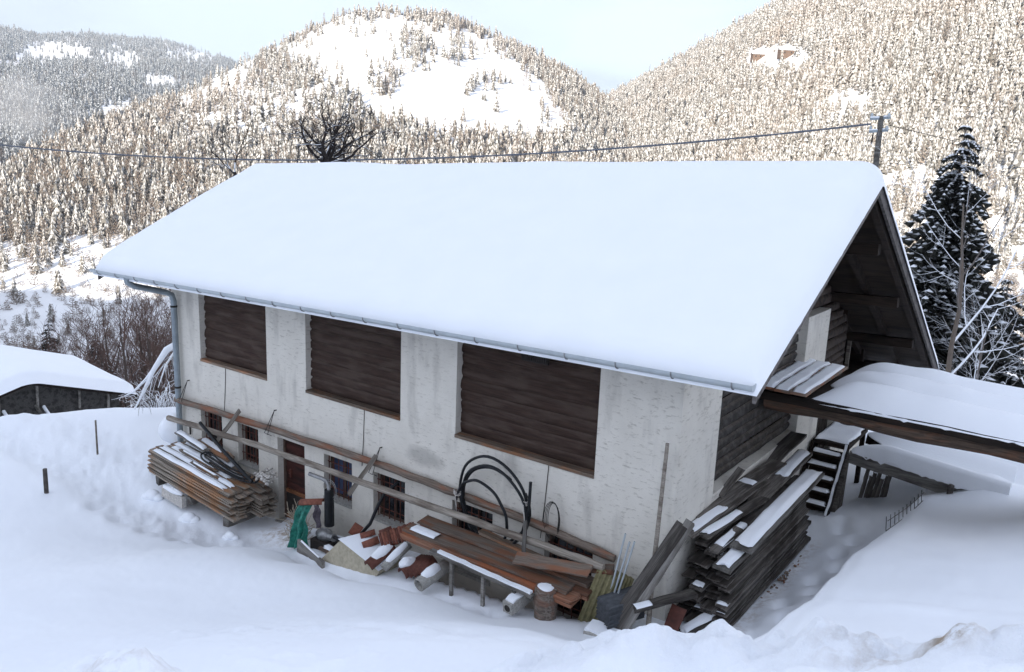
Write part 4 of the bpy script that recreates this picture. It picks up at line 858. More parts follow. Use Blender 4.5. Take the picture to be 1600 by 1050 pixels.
V = [P[p] for p in per]+[Q[p] for p in per]; k = len(per); m.add(V, [(a, k+a, k+(a+1) % k, (a+1) % k) for a in range(k)], 0, True)
part('snow_blanket', m, M['snow'], fb)
for i in range(7):
    board('paling', (1.1+i*.085+rnd.uniform(-.02, .02), 8.0+.03*(i % 2), -2.3), (1.14+i*.09+rnd.uniform(-.04, .04), 8.15, -1.5-.1*((i*5) % 3)), .085, .03, M['stackR'], 'dark short paling leaning in the row under the footbridge', 'paling', 'palings leaning under the footbridge', up=(.1, -1, .2), snow=(.96, 1, .01))
# ------------------------------------------------------------------ mesh fence on the bank, stakes
def crest(y): return 2.63+.03*(y-3)
m = MB(); a0 = (2.55, 3.2); a1 = (2.62, 6.3); za = gz(*a0); zb_ = gz(*a1)
for k in range(10):
    t = k/9; x = a0[0]+(a1[0]-a0[0])*t; y = a0[1]+(a1[1]-a0[1])*t; z = za+(zb_-za)*t; m.tube([(x, y, z-.25), (x-.05, y, z+.26-.08*math.sin(t*3))], .006, 5)
for q in (.02, .2):
    m.tube([(a0[0]+(a1[0]-a0[0])*t-.01, a0[1]+(a1[1]-a0[1])*t, za+(zb_-za)*t+q-.04*math.sin(t*3)) for t in np.linspace(-.02, 1.02, 12)], .006, 5)
thing('mesh_fence', m, M['iron'], 'low rusty wire mesh fence along the edge of the snow bank', 'fence')
def stake(x, y, h, r, label, mat='greyw', lean=.03, name='stake'):
    z = gz(x, y); m = MB().tube([(x, y, z-.3), (x+lean*.5, y, z+h*.5), (x+lean, y, z+h)], [r, r*.95, r*.9], 8, jit=.08)
    return thing(name, m, M[mat], label, 'stake')
stake(-14.75, -3.05, .62, .055, 'short dark stump of a fence post standing in the flat snow', 'stackR')
stake(-16.9, -.75, 1.0, .028, 'thin tall stick standing in the trodden snow before the old barn', 'pole')
o = stake(2.95, 7.3, .2, .06, 'short wooden peg at the top of the mesh fence', 'stackR')
# snow mound beside the left corner of the barn
thing('snow_mound', MB().lump((-14.75, .35, -2.35), (.42, .42, .42), 2, .05, 14).tube([(-14.75, .35, -3.5), (-14.75, .35, -2.35)], .2, 10), M['snow'], 'rounded snow mound on a stump behind the left corner of the barn', 'snow mound')
# ------------------------------------------------------------------ trees
def bare(seed, h, r0, spread=.5, depth=4, up=.25, nb=3, lean=(0, 0), kink=.18, first=.35, rmin=.004):
    """recursive bare tree: returns (trunk mb, limbs mb)"""
    q = random.Random(seed); tr_ = MB(); lb = MB()
    def grow(p, d, ln, r, k, m):
        pts = [p]; rr = [r]; n = 5 if k else 7
        for i in range(n):
            d = (d+Vector((q.uniform(-1, 1), q.uniform(-1, 1), q.uniform(-.6, 1)))*kink+Vector((0, 0, up*.12))).normalized(); p = p+d*(ln/n); pts.append(p); rr.append(r*(1-(.8 if k == 0 else .62)*(i+1)/n) if k < depth else r*(1-.85*(i+1)/n))
        m.tube(pts, rr, 7 if k == 0 else (5 if k < 2 else 3), cap=False)
        if k >= depth: return
        cnt = nb+(3 if k == 0 else 0)+q.randint(0, 1)
        for c in range(cnt):
            t = first+(1-first)*(c+q.random())/cnt if k == 0 else .25+.75*(c+q.random())/cnt
            idx = min(n, max(1, int(t*n+.5))); base = pts[idx]; a = q.uniform(0, 6.28)
            dd = (pts[idx]-pts[idx-1]).normalized(); ort = dd.orthogonal().normalized(); ort2 = dd.cross(ort)
            nd = (dd*(1-spread)+(ort*math.cos(a)+ort2*math.sin(a))*spread*1.3).normalized()
            grow(base, nd, ln*q.uniform(.42, .62)*(1.15-.5*t if k == 0 else 1), max(rr[idx]*.62, rmin), k+1, lb)
    grow(Vector((0, 0, 0)), Vector((lean[0], lean[1], 1)).normalized(), h*.72, r0, 0, tr_)
    return tr_, lb
def place_tree(name, mbs, loc, label, cat, group=None):
    t = empty(name, loc, label, cat, group)
    for nm, m, mt in mbs:
        o = link_mesh(nm, m, mt, (0, 0, 0)); o.parent = t
        if nm == 'snow': o['kind'] = 'stuff'
    return t
def copy_thing(o, loc, rz, sc, label=None, group=None):
    c = o.copy(); C.objects.link(c); c.location = loc; c.rotation_euler = (0, 0, rz); c.scale = (sc, sc, sc) if not hasattr(sc, '__len__') else sc
    if label: c['label'] = label
    if group: c['group'] = group
    for ch in o.children:
        d = ch.copy(); C.objects.link(d); d.parent = c
    return c
def wood(px, rng):      # world point on the ground at a given picture column and range
    d = BF+BR*((px-800)/FPX)-BU*((300-525)/FPX); d = d/np.hypot(d[0], d[1]); x, y = CAM[0]+d[0]*rng, CAM[1]+d[1]*rng
    return x, y, gz(x, y)
def spruce(seed, Hh, Rm, nw=34, nbr=9, dens=6, snowp=.5, bare_low=.06):
    q = random.Random(seed); trunk = MB().tube([(0, 0, -.3), (0, 0, Hh*.5), (0, 0, Hh*.98)], [Hh*.02, Hh*.012, .02], 7); cr_ = MB(); sn = MB()
    for wv in range(nw):
        t = bare_low+(1-bare_low)*wv/nw; Lb = Rm*(1-t)**.66*1.0+.04
        for b in range(nbr if t < .85 else 6):
            a = 2*math.pi*(b+q.random()*.8)/nbr+wv*.7; z0 = Hh*(t+q.uniform(-.6, .6)/nw*min(1, 4*(1-t))); ln = Lb*q.uniform(.55, 1.15); dv = Vector((math.cos(a), math.sin(a), 0)); sd = Vector((-dv.y, dv.x, 0)); dr = q.uniform(.25, .55)
            for k in range(dens):
                u = (k+.6)/dens; p = Vector((0, 0, z0))+dv*ln*u+Vector((0, 0, -ln*dr*u*u*.9+ln*.12*math.sin(u*3.1))); wd = ln*(.34-.22*u)+.07
                for s in (-1, 1):
                    tip = p+sd*s*wd*q.uniform(.8, 1.2)+dv*wd*.55+Vector((0, 0, -wd*q.uniform(.25, .75)))
                    cr_.add([p-dv*.05*ln, p+dv*ln*.16, tip, p+sd*s*wd*.45-dv*.02+Vector((0, 0, -wd*.35))], [(0, 1, 2), (0, 2, 3)])
                cr_.add([p-dv*ln*.1+sd*.05, p+dv*ln*.2-Vector((0, 0, .06)), p-Vector((0, 0, ln*.12+.1))], [(0, 1, 2)])
                if q.random() < snowp*(.45+.75*u):
                    w2_ = wd*q.uniform(.15, .42); h2 = Vector((0, 0, .05)); e = dv*ln*.13
                    sn.add([p-e+h2*.4, p-sd*w2_-Vector((0, 0, w2_*.35))+h2*.3, p+e*1.2+h2*.2-Vector((0, 0, .04)), p+sd*w2_-Vector((0, 0, w2_*.35))+h2*.3, p+h2*1.6], [(0, 1, 4), (1, 2, 4), (2, 3, 4), (3, 0, 4)])
    return [('trunk', trunk, M['barkt']), ('crown', cr_, M['spruce']), ('snow', sn, M['snow'])]
def hero(px, rng, top_z, seed, Rm, label, **k):
    x, y, z = wood(px, rng); return place_tree('spruce_tree', spruce(seed, top_z-z, Rm, **k), (x, y, z), label, 'tree')
hero(1494, 41, 7.65, 3, 3.7, 'tall dark spruce dusted with snow right of the barn gable', nw=46, nbr=11, dens=7, snowp=.85)
hero(1600, 47, .6, 4, 3.2, 'smaller dark spruce at the right edge behind the bare tree', nw=30)
hero(1440, 52, -1.2, 6, 3., 'low dark spruce under the back eave of the barn', nw=26)
hero(1555, 50, -.6, 8, 3., 'mid sized dark spruce behind the thin birch', nw=28)
for i, (px, rg, tz, rm, lb) in enumerate(((58, 66, -7.3, 2.0, 'leftmost small spruce behind the snowy roof of the old barn'), (133, 62, -7.9, 1.7, 'slim dark spruce behind the right side of the old barn roof'), (18, 74, -11, 2, 'pale small spruce at the left edge behind the old barn'))):
    hero(px, rg, tz, 20+i, rm, lb, nw=24, nbr=8, dens=5, snowp=.35)
tr_, lb_ = bare(11, 12.5, .13, .5, 4, .5, 3, (.12, .05), .16, .2)
x, y, z = wood(1515, 33); place_tree('bare_tree', [('trunk', tr_, M['barkt']), ('branches', lb_, M['frost'])], (x, y, z), 'tall bare tree with frosted branches before the dark spruce', 'tree')
tr_, lb_ = bare(14, 7.5, .07, .42, 3, .5, 3, (.1, 0), .12, .3)
x, y, z = wood(1556, 35); place_tree('birch_tree', [('trunk', tr_, M['frost']), ('branches', lb_, M['frost'])], (x, y, z), 'thin pale birch at the right edge in front of the spruces', 'tree')
tr_, lb_ = bare(17, 9, .09, .45, 4, .4, 3, (-.1, 0), .15, .3)
x, y, z = wood(1592, 38); place_tree('bare_tree', [('trunk', tr_, M['frost']), ('branches', lb_, M['frost'])], (x, y, z), 'bare frosted tree cut by the right edge of the picture', 'tree')
# apple trees behind the ridge
for sd_, px_, rg_, zt_, nl_, sp_, dp_, lb2, r_ in ((23, 512, 29, 4.75, 10, 1.6, 3, 'spreading black fruit tree rising behind the snowy ridge', .17), (29, 368, 29.5, 4.3, 3, .9, 2, 'thin black fruit tree behind the left end of the roof', .07)):
    x, y, z = wood(px_, rg_); up0 = zt_-z; tr_ = MB().tube([(0, 0, -.2), (.1, .05, up0*.5), (0, 0, up0+.1)], [r_*1.5, r_*1.25, r_*.8], 8); lb_ = MB(); q5 = random.Random(sd_)
    for k in range(nl_):
        a5 = 2.4*k+q5.uniform(-.4, .4); l5 = q5.uniform(.7, sp_*1.5)
        if nl_ < 5: a5 = 2.6+.5*k
        t5, b5 = bare(sd_*7+k, q5.uniform(2.3, 3.3), r_*.42, .55, dp_, .0, 3, (math.cos(a5)*l5, math.sin(a5)*l5), .42, .2, .011)
        for m_k in (t5, b5): lb_.add([(a, b, c+up0) for a, b, c in m_k.v], m_k.f, 0, True)
    place_tree('apple_tree', [('trunk', tr_, M['barkd']), ('branches', lb_, M['barkd'])], (x, y, z), lb2, 'tree')
# leafless wood between the two barns
GWD = 'bare trees in the wood behind the old barn'
protos = []
for i in range(4):
    tr_, lb_ = bare(40+i, 7.0, .09, .42, 3, .55, 3, (0, 0), .12, .3, .010)
    protos.append(place_tree('bare_tree', [('trunk', tr_, M['bark']), ('branches', lb_, M['twig'])], (0, 0, 0), 'slender leafless tree in the brown wood behind the old barn', 'tree', GWD))
q = random.Random(77); first = [True]*4
for i in range(170):
    px = q.uniform(-30, 300); rg = q.uniform(50, 84); x, y, z = wood(px, rg); k = i % 4; s = q.uniform(.8, 1.35)*(1.1 if px > 120 else .8)
    if first[k]: protos[k].location = (x, y, z); protos[k].scale = (s, s, s); first[k] = False
    else: copy_thing(protos[k], (x, y, z), q.uniform(0, 6.28), s)
# snow laden bent branches beside the downpipe
t = empty('bent_branch', (-17.7, 3.3, gz(-17.7, 3.3)), 'bent snow laden branch arching beside the grey downpipe', 'branch')
part('stem', MB().tube([(-17.6, 3.4, gz(-17.6, 3.4)-.2), (-17.8, 3.2, -2.2), (-18.0, 3.0, -1.35), (-18.25, 2.75, -1.08), (-18.41, 2.57, -1.0), (-18.52, 2.4, -1.12), (-18.71, 2.04, -1.75), (-18.86, 1.77, -2.4), (-19.0, 1.5, -3.0)], [.1, .09, .09, .1, .11, .1, .07, .05, .02], 9, jit=.08), M['snow'], t)
part('side_branch', MB().tube([(-18.66, 2.12, -1.6), (-18.85, 1.85, -2.05), (-19.05, 1.5, -2.45), (-19.2, 1.3, -2.55)], [.06, .045, .03, .01], 7).tube([(-18.3, 2.6, -1.1), (-18.1, 2.1, -1.5), (-17.9, 1.7, -2.1)], [.04, .03, .01], 6), M['snow'], t)
m = MB(); qq = random.Random(5)
for k in range(26):
    u = qq.random(); p = Vector((-18.3, 2.6, -1.1)).lerp(Vector((-18.9, 1.7, -2.5)), u); d2 = Vector((qq.uniform(-.5, .3), qq.uniform(-.6, .4), qq.uniform(-.9, -.1)))
    m.tube([p, p+d2*.4, p+d2*.7+Vector((0, 0, -.25))], [.014, .01, .005], 4, cap=False)
part('twigs', m, M['frost'], t)
for i, (px, rg, lb) in enumerate(((232, 31, 'low tangled bush with snowy twigs between the old barn and the downpipe'), (262, 34, 'dense snowy bush right behind the grey downpipe'))):
    m = MB(); qq = random.Random(90+i)
    for k in range(70):
        a = qq.uniform(0, 6.28); l = qq.uniform(.6, 1.5); p = Vector((qq.uniform(-.4, .4), qq.uniform(-.4, .4), 0)); d = Vector((math.cos(a)*.8, math.sin(a)*.8, 1)); mid = p+d*l*.6
        m.tube([p, mid, mid+Vector((math.cos(a), math.sin(a), qq.uniform(-.5, .2)))*l*.5], [.015, .012, .005], 4, cap=False)
    x, y, z = wood(px, rg); o = link_mesh('bush', m, M['frost'], (0, 0, 0)); o.location = (x, y, z); tag(o, lb, 'bush')
# ------------------------------------------------------------------ old barn on the left
gx = Vector((math.cos(R_(84)), math.sin(R_(84)), 0)); gd = Vector((-gx.y, gx.x, 0)); A0 = Vector((-30.15, 3.05, -4.6)); MP = .31; WR, WL = 4.3, 5.0; LB = 7.
ob = empty('old_barn', (A0.x, A0.y, -9), 'low old grey board barn with a snow covered roof at the left edge', 'barn')
def op(u, v, z): p = A0+gx*u+gd*v; return (p.x, p.y, z)
def oz(u): return A0.z-MP*abs(u)
m = MB()
us = np.linspace(-WL+.7, WR-.6, 34)
for a, b in zip(us[:-1], us[1:]):
    v = .55+.025*rnd.random()
    m.add([op(a-.02, v, -9.5), op(b+.02, v, -9.5), op(b+.02, v, oz(b)-.1), op(a, v, oz(a)-.1)], [(0, 1, 2, 3)])
m.add([op(WR-.6, .6, -9.5), op(WR-.6, LB-.5, -9.5), op(WR-.6, LB-.5, oz(WR-.6)), op(WR-.6, .6, oz(WR-.6))], [(0, 1, 2, 3)])
part('wall', m, M['wallgrey'], ob)
for u, l in ((-1.1, .9), (.35, 1.2), (2.0, .9), (3.2, .9)): part('post', MB().beam(op(u, .48, oz(u)-.12-l), op(u+.04, .48, oz(u)-.12), .09, .09), M['greyw'], ob)
part('stone_footing', MB().beam(op(2.1, .45, -6.95), op(3.6, .45, -6.95), .12, .5), M['stone'], ob)
for u0, u1 in ((0, WR), (0, -WL)):
    a, b = (u0, u1) if u1 > 0 else (u1, u0)
    mm_ = MB().add([op(a, 0, oz(a)), op(b, 0, oz(b)), op(b, LB, oz(b)), op(a, LB, oz(a)), op(a, 0, oz(a)-.12), op(b, 0, oz(b)-.12), op(b, LB, oz(b)-.12), op(a, LB, oz(a)-.12)], [(0, 1, 2, 3), (7, 6, 5, 4), (0, 4, 5, 1), (1, 5, 6, 2), (2, 6, 7, 3), (3, 7, 4, 0)])
    part('roof', mm_, M['dark'], ob)
nu, nv = 60, 30; P = np.zeros((nu+1, nv+1, 3)); Q = P.copy()
for i in range(nu+1):
    for j in range(nv+1):
        u = -WL-.05+(WR+WL+.1)*i/nu; v = -.08+(LB+.1)*j/nv
        d = min(u+WL+.05, WR+.05-u, (v+.08)*1.2, LB+.02-v); t = min(1, max(0, d/.55)); f = (1-(1-t)**2.2)**.6
        base = A0.z-MP*math.sqrt(u*u+.25)+.08; base = min(base, oz(u)+.0); h = .50*f+.05*float(vnoise(np.array(u*.9), np.array(v*.9), 4))*f
        P[i, j] = op(u, v, base+.015+h); Q[i, j] = op(u, v, base+.01)
m = MB(); m.grid(P); n_, m_ = P.shape[:2]; per = [(i, 0) for i in range(n_)]+[(n_-1, j) for j in range(1, m_)]+[(i, m_-1) for i in range(n_-2, -1, -1)]+[(0, j) for j in range(m_-2, 0, -1)]
V = [P[p] for p in per]+[Q[p] for p in per]; k = len(per); m.add(V, [(a, k+a, k+(a+1) % k, (a+1) % k) for a in range(k)], 0, True)
part('snow_blanket', m, M['snow'], ob)
for i, (u, l) in enumerate(((-.6, 1.7), (.6, 1.6), (.9, 1.9))):
    thing('leaning_prop', MB().beam(op(u, -.9, oz(u)-1.9-.15*l), op(u-.35, .4, oz(u)-.95), .09, .1), M['snow'] if i != 1 else M['greyw'], ['left snowy prop leaning on the wall of the old barn', 'dark prop between the two snowy ones at the old barn', 'right and longer snowy prop leaning on the wall of the old barn'][i], 'prop')
# ------------------------------------------------------------------ utility pole and line
up_ = empty('utility_pole', (-3.29, 25, -6), 'wooden utility pole with snowy insulators rising behind the ridge end', 'utility pole')
part('mast', MB().tube([(-3.2, 25, -6.5), (-3.32, 25, 3), (-3.40, 25, 7.5)], [.15, .13, .11], 10), M['greyw'], up_)
for z, w_ in ((7.42, .42), (6.92, .40)):
    a = part('crossarm', MB().beam((-3.40-w_*.9, 25-.16, z-.05), (-3.36+w_*.7, 25.1, z+.03), .1, .1), M['zinc'], up_)
    part('snow_cap', MB().beam((-3.40-w_*.9, 24.84, z+.02), (-3.36+w_*.7, 25.1, z+.10), .1, .05, seg=5, jit=.012), M['snow'], a)
    for s in (-.85, .68):
        part('insulator', MB().tube([(-3.38+w_*s, 24.9, z+.03), (-3.38+w_*s, 24.9, z+.12), (-3.38+w_*s, 24.9, z+.2)], [.04, .065, .035], 8), M['zincw'], up_)
part('hanging_clamp', MB().tube([(-3.6, 24.9, 6.9), (-3.62, 24.9, 6.4)], .03, 6), M['iron'], up_)
d = BF+BR*((-160-800)/FPX)-BU*((206-525)/FPX); d = d/np.hypot(d[0], d[1]); E0 = Vector((-3.72, 24.85, 7.18)); E1 = Vector(CAM+d*62)
pts = []
for i in range(61):
    t = i/60; p = E0.lerp(E1, t); p.z -= 4*1.55*t*(1-t); pts.append(p)
thing('power_line', MB().tube(pts, [.04+.008*math.sin(i*2.7) for i in range(61)], 6), m_plain('iced_cable', (.13, .14, .165), .8), 'snow coated cable strung from the utility pole across the picture', 'cable')
thing('power_line', MB().tube([(-3.1, 25, 7.15), (-.5, 36, 6.6), (1., 44, 6.6)], .015, 5), M['iron'], 'thin cable running on from the pole toward the right slope', 'cable')
# ------------------------------------------------------------------ chalets on the right slope
def slope_pt(px, py):
    d = BF+BR*((px-800)/FPX)-BU*((py-525)/FPX); d = d/np.hypot(d[0], d[1]); rs = np.linspace(260, 4200, 4000); X = CAM[0]+d[0]*rs; Y = CAM[1]+d[1]*rs
    z = macro(X, Y); k = np.argmax(z > CAM[2]+d[2]*rs); return X[k], Y[k], z[k]
for (px, py, w_, lb) in ((1186, 92, 14, 'small wooden chalet left in the clearing on the right slope'), (1234, 87, 19, 'longer wooden chalet right in the clearing on the right slope')):
    x, y, z = slope_pt(px, py); t = empty('chalet', (x, y, z), lb, 'house'); ux = Vector((BR[0], BR[1], 0)).normalized(); uy = Vector((-ux.y, ux.x, 0)); c = Vector((x, y, z))
    def q_(a, b, h): p = c+ux*a+uy*b; return (p.x, p.y, z+h)
    W2 = w_/2; wm = MB(); V = [q_(-W2, -4, -3), q_(W2, -4, -3), q_(W2, 4, -3), q_(-W2, 4, -3), q_(-W2, -4, 4), q_(W2, -4, 4), q_(W2, 4, 4), q_(-W2, 4, 4), q_(-W2, 0, 6.3), q_(W2, 0, 6.3)]
    wm.add(V, [(0, 1, 5, 4), (1, 2, 6, 9, 5), (2, 3, 7, 6), (3, 0, 4, 8, 7)]); part('wall', wm, M['chalet'], t)
    rm = MB()
    for s in (-1, 1):
        V = [q_(-W2-1, s*5, 3.6), q_(W2+1, s*5, 3.6), q_(W2+1, 0, 6.6), q_(-W2-1, 0, 6.6)]; V += [(a, b, h+.6) for a, b, h in V]
        rm.add(V, [(0, 1, 2, 3), (4, 5, 6, 7), (0, 1, 5, 4), (1, 2, 6, 5), (3, 0, 4, 7)])
    part('roof', rm, M['snow'], t)
    for a in (-W2*.6, 0, W2*.6): part('window', MB().add([q_(a-.6, -4.06, 1), q_(a+.6, -4.06, 1), q_(a+.6, -4.06, 2.4), q_(a-.6, -4.06, 2.4)], [(0, 1, 2, 3)]), M['iron'], t)
# ------------------------------------------------------------------ forest on the slopes
def proto_tree(seed, kind):
    """small spruce (kind 0) or leafless larch (kind 1), unit height; faces are (tri, material)"""
    q = random.Random(seed); V = []; F = []; Mi = []
    lv = 6 if kind == 0 else 6
    for k in range(lv):
        t = .1+.9*k/lv; R0 = (.17 if kind == 0 else .15)*(1-t)**.8+.02; n = 6 if kind == 0 else 5
        for b in range(n):
            a = 2*math.pi*(b+q.random()*.9)/n; r = R0*q.uniform(.7, 1.3); wd = .42*r+.02; zt = t+q.uniform(.06, .14); zb2 = t-(.06+.06*q.random() if kind == 0 else -.05-.06*q.random())
            c, s = math.cos(a), math.sin(a); o = len(V)
            if kind == 0:
                V += [(0, 0, min(1, zt+.05)), (c*r-s*wd, s*r+c*wd, zb2), (c*r+s*wd, s*r-c*wd, zb2-.01), (c*r*.62, s*r*.62, t+.02)]
                sn = q.random()
                F += [(o, o+1, o+3), (o, o+3, o+2), (o+3, o+1, o+2)]; Mi += [1 if sn < .50 else 0, 1 if sn < .36 or sn > .86 else 0, 0 if sn < .55 else 1]
            else:
                V += [(0, 0, t), (c*r, s*r, zb2+.03), (c*r*.9-s*.012, s*r*.9+c*.012, zb2+.08), (c*r*.5, s*r*.5, t+.09)]
                F += [(o, o+1, o+2), (o, o+2, o+3)]; Mi += [0, 0 if q.random() < .75 else 1]
    o = len(V); V += [(.012, 0, -.05), (-.006, .01, -.05), (-.006, -.01, -.05), (0, 0, 1)]; F += [(o, o+1, o+3), (o+1, o+2, o+3), (o+2, o, o+3)]; Mi += [0, 0, 0]
    return np.array(V), np.array(F), np.array(Mi)
PROTO = [proto_tree(i, 0) for i in range(5)]+[proto_tree(9+i, 1) for i in range(3)]
POLY = np.array([(545, 14), (600, 20), (690, 34), (795, 64), (805, 85), (842, 118), (888, 178), (900, 226), (800, 226), (700, 222), (560, 206), (470, 170), (400, 185), (300, 212), (278, 198), (335, 145), (400, 96), (470, 52)], float)
def inpoly(x, y, P):
    r = np.zeros(len(x), bool); j = len(P)-1
    for i in range(len(P)):
        c = ((P[i, 1] > y) != (P[j, 1] > y)) & (x < (P[j, 0]-P[i, 0])*(y-P[i, 1])/(P[j, 1]-P[i, 1]+1e-9)+P[i, 0]); r ^= c; j = i
    return r
ELL = {'C': [(400, 160, 140, 76, .07), (330, 190, 80, 45, .12), (650, 80, 22, 32, .22), (440, 115, 50, 30, .3), (605, 130, 22, 28, .16), (520, 165, 40, 24, .2), (760, 135, 22, 15, .14), (715, 80, 14, 20, .12), (540, 212, 120, 14, .6), (380, 240, 90, 20, .4), (150, 430, 240, 62, .10), (250, 395, 60, 20, .06), (130, 520, 260, 60, .12), (1150, 240, 90, 14, .5)],
       'R': [(1215, 96, 62, 26, .015), (1105, 112, 14, 9, .03), (1320, 166, 50, 24, .06), (1300, 195, 28, 34, .2), (1032, 168, 22, 22, .25), (1240, 175, 14, 24, .3), (1190, 245, 60, 20, .4), (1420, 292, 70, 34, .12), (1480, 95, 50, 16, .35), (1560, 300, 60, 60, .35), (1420, 420, 200, 80, .3)],
       'F': [(85, 82, 66, 19, .03), (190, 92, 34, 20, .06), (300, 86, 52, 13, .03), (252, 128, 36, 15, .03), (176, 176, 42, 22, .03), (12, 98, 24, 10, .15), (20, 42, 14, 9, .2), (240, 60, 50, 9, .25), (330, 100, 20, 8, .3)]}
def forest(key, T, Rt_f, Rb, n, az0, az1, seed, hmin, hmax, larch, snowy):
    g = np.random.default_rng(seed); az = g.uniform(az0, az1, n*4); t = g.uniform(.0, 1.045, n*4)
    Rt = Rt_f(az); r = Rb+(Rt-Rb)*t; X = CAM[0]+r*np.sin(np.radians(az)); Y = CAM[1]+r*np.cos(np.radians(az)); Z = macro(X, Y)
    px, py = project(np.stack([X, Y, Z], 1)); jx = px+g.normal(0, 7, len(px)); jy = py+g.normal(0, 6, len(px))
    dn = .35+1.1*np.clip(fbm(X/60, Y/60, 3, 3)+.4, 0, 1)
    dn = np.where(inpoly(px+g.normal(0, 13, len(px)), py+g.normal(0, 9, len(px)), POLY), .007, dn)
    hc = hill(az, r, HC, RCf(az)/1.03, 255, -58, .92); hr = hill(az, r, HR, RRf(az)/1.03, 300, -58, .95); hf = hill(az, r, HF, 4300., 900, -58, 1.05)
    own = {'C': hc, 'R': hr, 'F': hf}[key]; dn = np.where(own >= np.maximum(np.maximum(hc, hr), hf)-.5, dn, 0)
    dn = np.where((dn > 0) | (own > np.maximum(np.maximum(hc*(key != 'C'), hr*(key != 'R')), hf*(key != 'F'))-3), np.where((t > .975) & (key != 'F'), 1.3, dn), dn)
    for (a, b, c, d, v) in ELL[key]:
        k = ((jx-a)/c)**2+((jy-b)/d)**2 < 1; dn = np.where(k & (dn > 0), v, dn)
    keep = (g.random(len(px)) < dn) & (py < 640) & (px > -120) & (px < 1720)
    # drop what the foreground hill hides
    i = np.nonzero(keep)[0]; X, Y, Z, px, py, r = X[i], Y[i], Z[i], px[i], py[i], r[i]
    e = np.degrees(np.arctan2(Z+14-CAM[2], r)); azk = az[i]; vis = np.ones(len(i), bool)
    if key != 'C': vis &= ~((e < np.interp(azk, HC[:, 0], HC[:, 1])-.3) & (r > 960))
    if key == 'F': vis &= e > np.interp(azk, HC[:, 0], HC[:, 1])-.6
    i = np.nonzero(vis)[0][:n]; X, Y, Z, px, py, r = X[i], Y[i], Z[i], px[i], py[i], r[i]; m = len(i)
    h = g.uniform(hmin, hmax, m)*(1+.25*g.normal(0, .5, m))*np.clip(r/480, .38, 1); low = np.clip((py-370)/60, 0, 1); lar = g.random(m) < np.maximum(larch(px, py), .9*low); h = h*np.where(lar, 1-.45*low, 1)*np.where(t[i] > .97, 1.35, 1); kind = np.where(lar, 5+g.integers(0, 3, m), g.integers(0, 5, m))
    tint = np.where(lar, g.uniform(.55, 1., m), np.clip(g.normal(.12, .1, m)+.55*np.clip(fbm(X/90, Y/90, 3, 55), 0, 1), 0, .8)); rz = g.uniform(0, 6.28, m)
    return X, Y, Z, h, kind, tint, rz, r, g.uniform(.85, 1.35, m)*np.where(lar, 1+1.6*low, 1)
def build_forest(name, data, idx, mats, label):
    X, Y, Z, h, kind, tint, rz, r, wd = data; VV = []; FF = []; MM = []; TT = []; o = 0
    for k in range(len(PROTO)):
        ii = idx[kind[idx] == k]
        if not len(ii): continue
        V, F, Mi = PROTO[k]; c, s = np.cos(rz[ii])[:, None], np.sin(rz[ii])[:, None]; hh = h[ii][:, None]; ww = wd[ii][:, None]*hh
        P = np.stack([X[ii][:, None]+(V[None, :, 0]*c-V[None, :, 1]*s)*ww, Y[ii][:, None]+(V[None, :, 0]*s+V[None, :, 1]*c)*ww, Z[ii][:, None]+V[None, :, 2]*hh-.3], -1)
        VV.append(P.reshape(-1, 3)); FF.append((F[None]+(o+np.arange(len(ii))*len(V))[:, None, None]).reshape(-1, 3)); MM.append(np.tile(Mi, len(ii))); TT.append(np.repeat(tint[ii], len(V))); o += len(ii)*len(V)
    V = np.concatenate(VV); F = np.concatenate(FF); Mi = np.concatenate(MM); T = np.concatenate(TT)
    org = V.mean(0); org[2] = V[:, 2].min(); V = V-org
    me = bpy.data.meshes.new(name); me.vertices.add(len(V)); me.vertices.foreach_set('co', V.ravel()); me.loops.add(F.size); me.loops.foreach_set('vertex_index', F.ravel().astype(np.int32)); me.polygons.add(len(F)); me.polygons.foreach_set('loop_start', np.arange(0, F.size, 3, dtype=np.int32)); me.polygons.foreach_set('material_index', Mi.astype(np.int32)); me.update(calc_edges=True)
    a = me.attributes.new('tint', 'FLOAT', 'POINT'); a.data.foreach_set('value', T.astype(np.float32))
    for m in mats: me.materials.append(m)
    ob_ = bpy.data.objects.new(name, me); C.objects.link(ob_); ob_.location = org
    if label: tag(ob_, label, 'forest', None, 'stuff')
    return ob_
fm = [M['needle'], M['fsnow']]; fmR = [m_needle('needles_frosted', (.165, .157, .139), (.225, .182, .148)), m_needle('needle_snow_thick', (.52, .51, .495), (.42, .36, .31))]
RCf = lambda az: np.interp(az, (-90, -78, -68, -60, -50, -40, -30, -20), (300, 400, 560, 720, 880, 930, 950, 800))*1.03
RRf = lambda az: np.interp(az, (-37, -30, -20, -7, 10, 40), (1300, 1250, 1080, 950, 900, 800))*1.03
lC = lambda px, py: np.clip(.20+.2*((px > 560) & (py < 130) & (px > 850))+.25*((px < 330) & (py > 250))-.2*((px > 560) & (px < 800) & (py < 40)), 0, 1)
dC = forest('C', HC, RCf, 262, 25000, -72, -14, 1, 5.5, 11.5, lC, .5)
dR = forest('R', HR, RRf, 305, 23000, -37, -1, 2, 6.5, 13, lambda px, py: .10+0*px, .7)
dF = forest('F', HF, lambda az: 4300.+0*az, 1000, 12000, -73, -50, 3, 14, 22, lambda px, py: .14+0*px, .5)
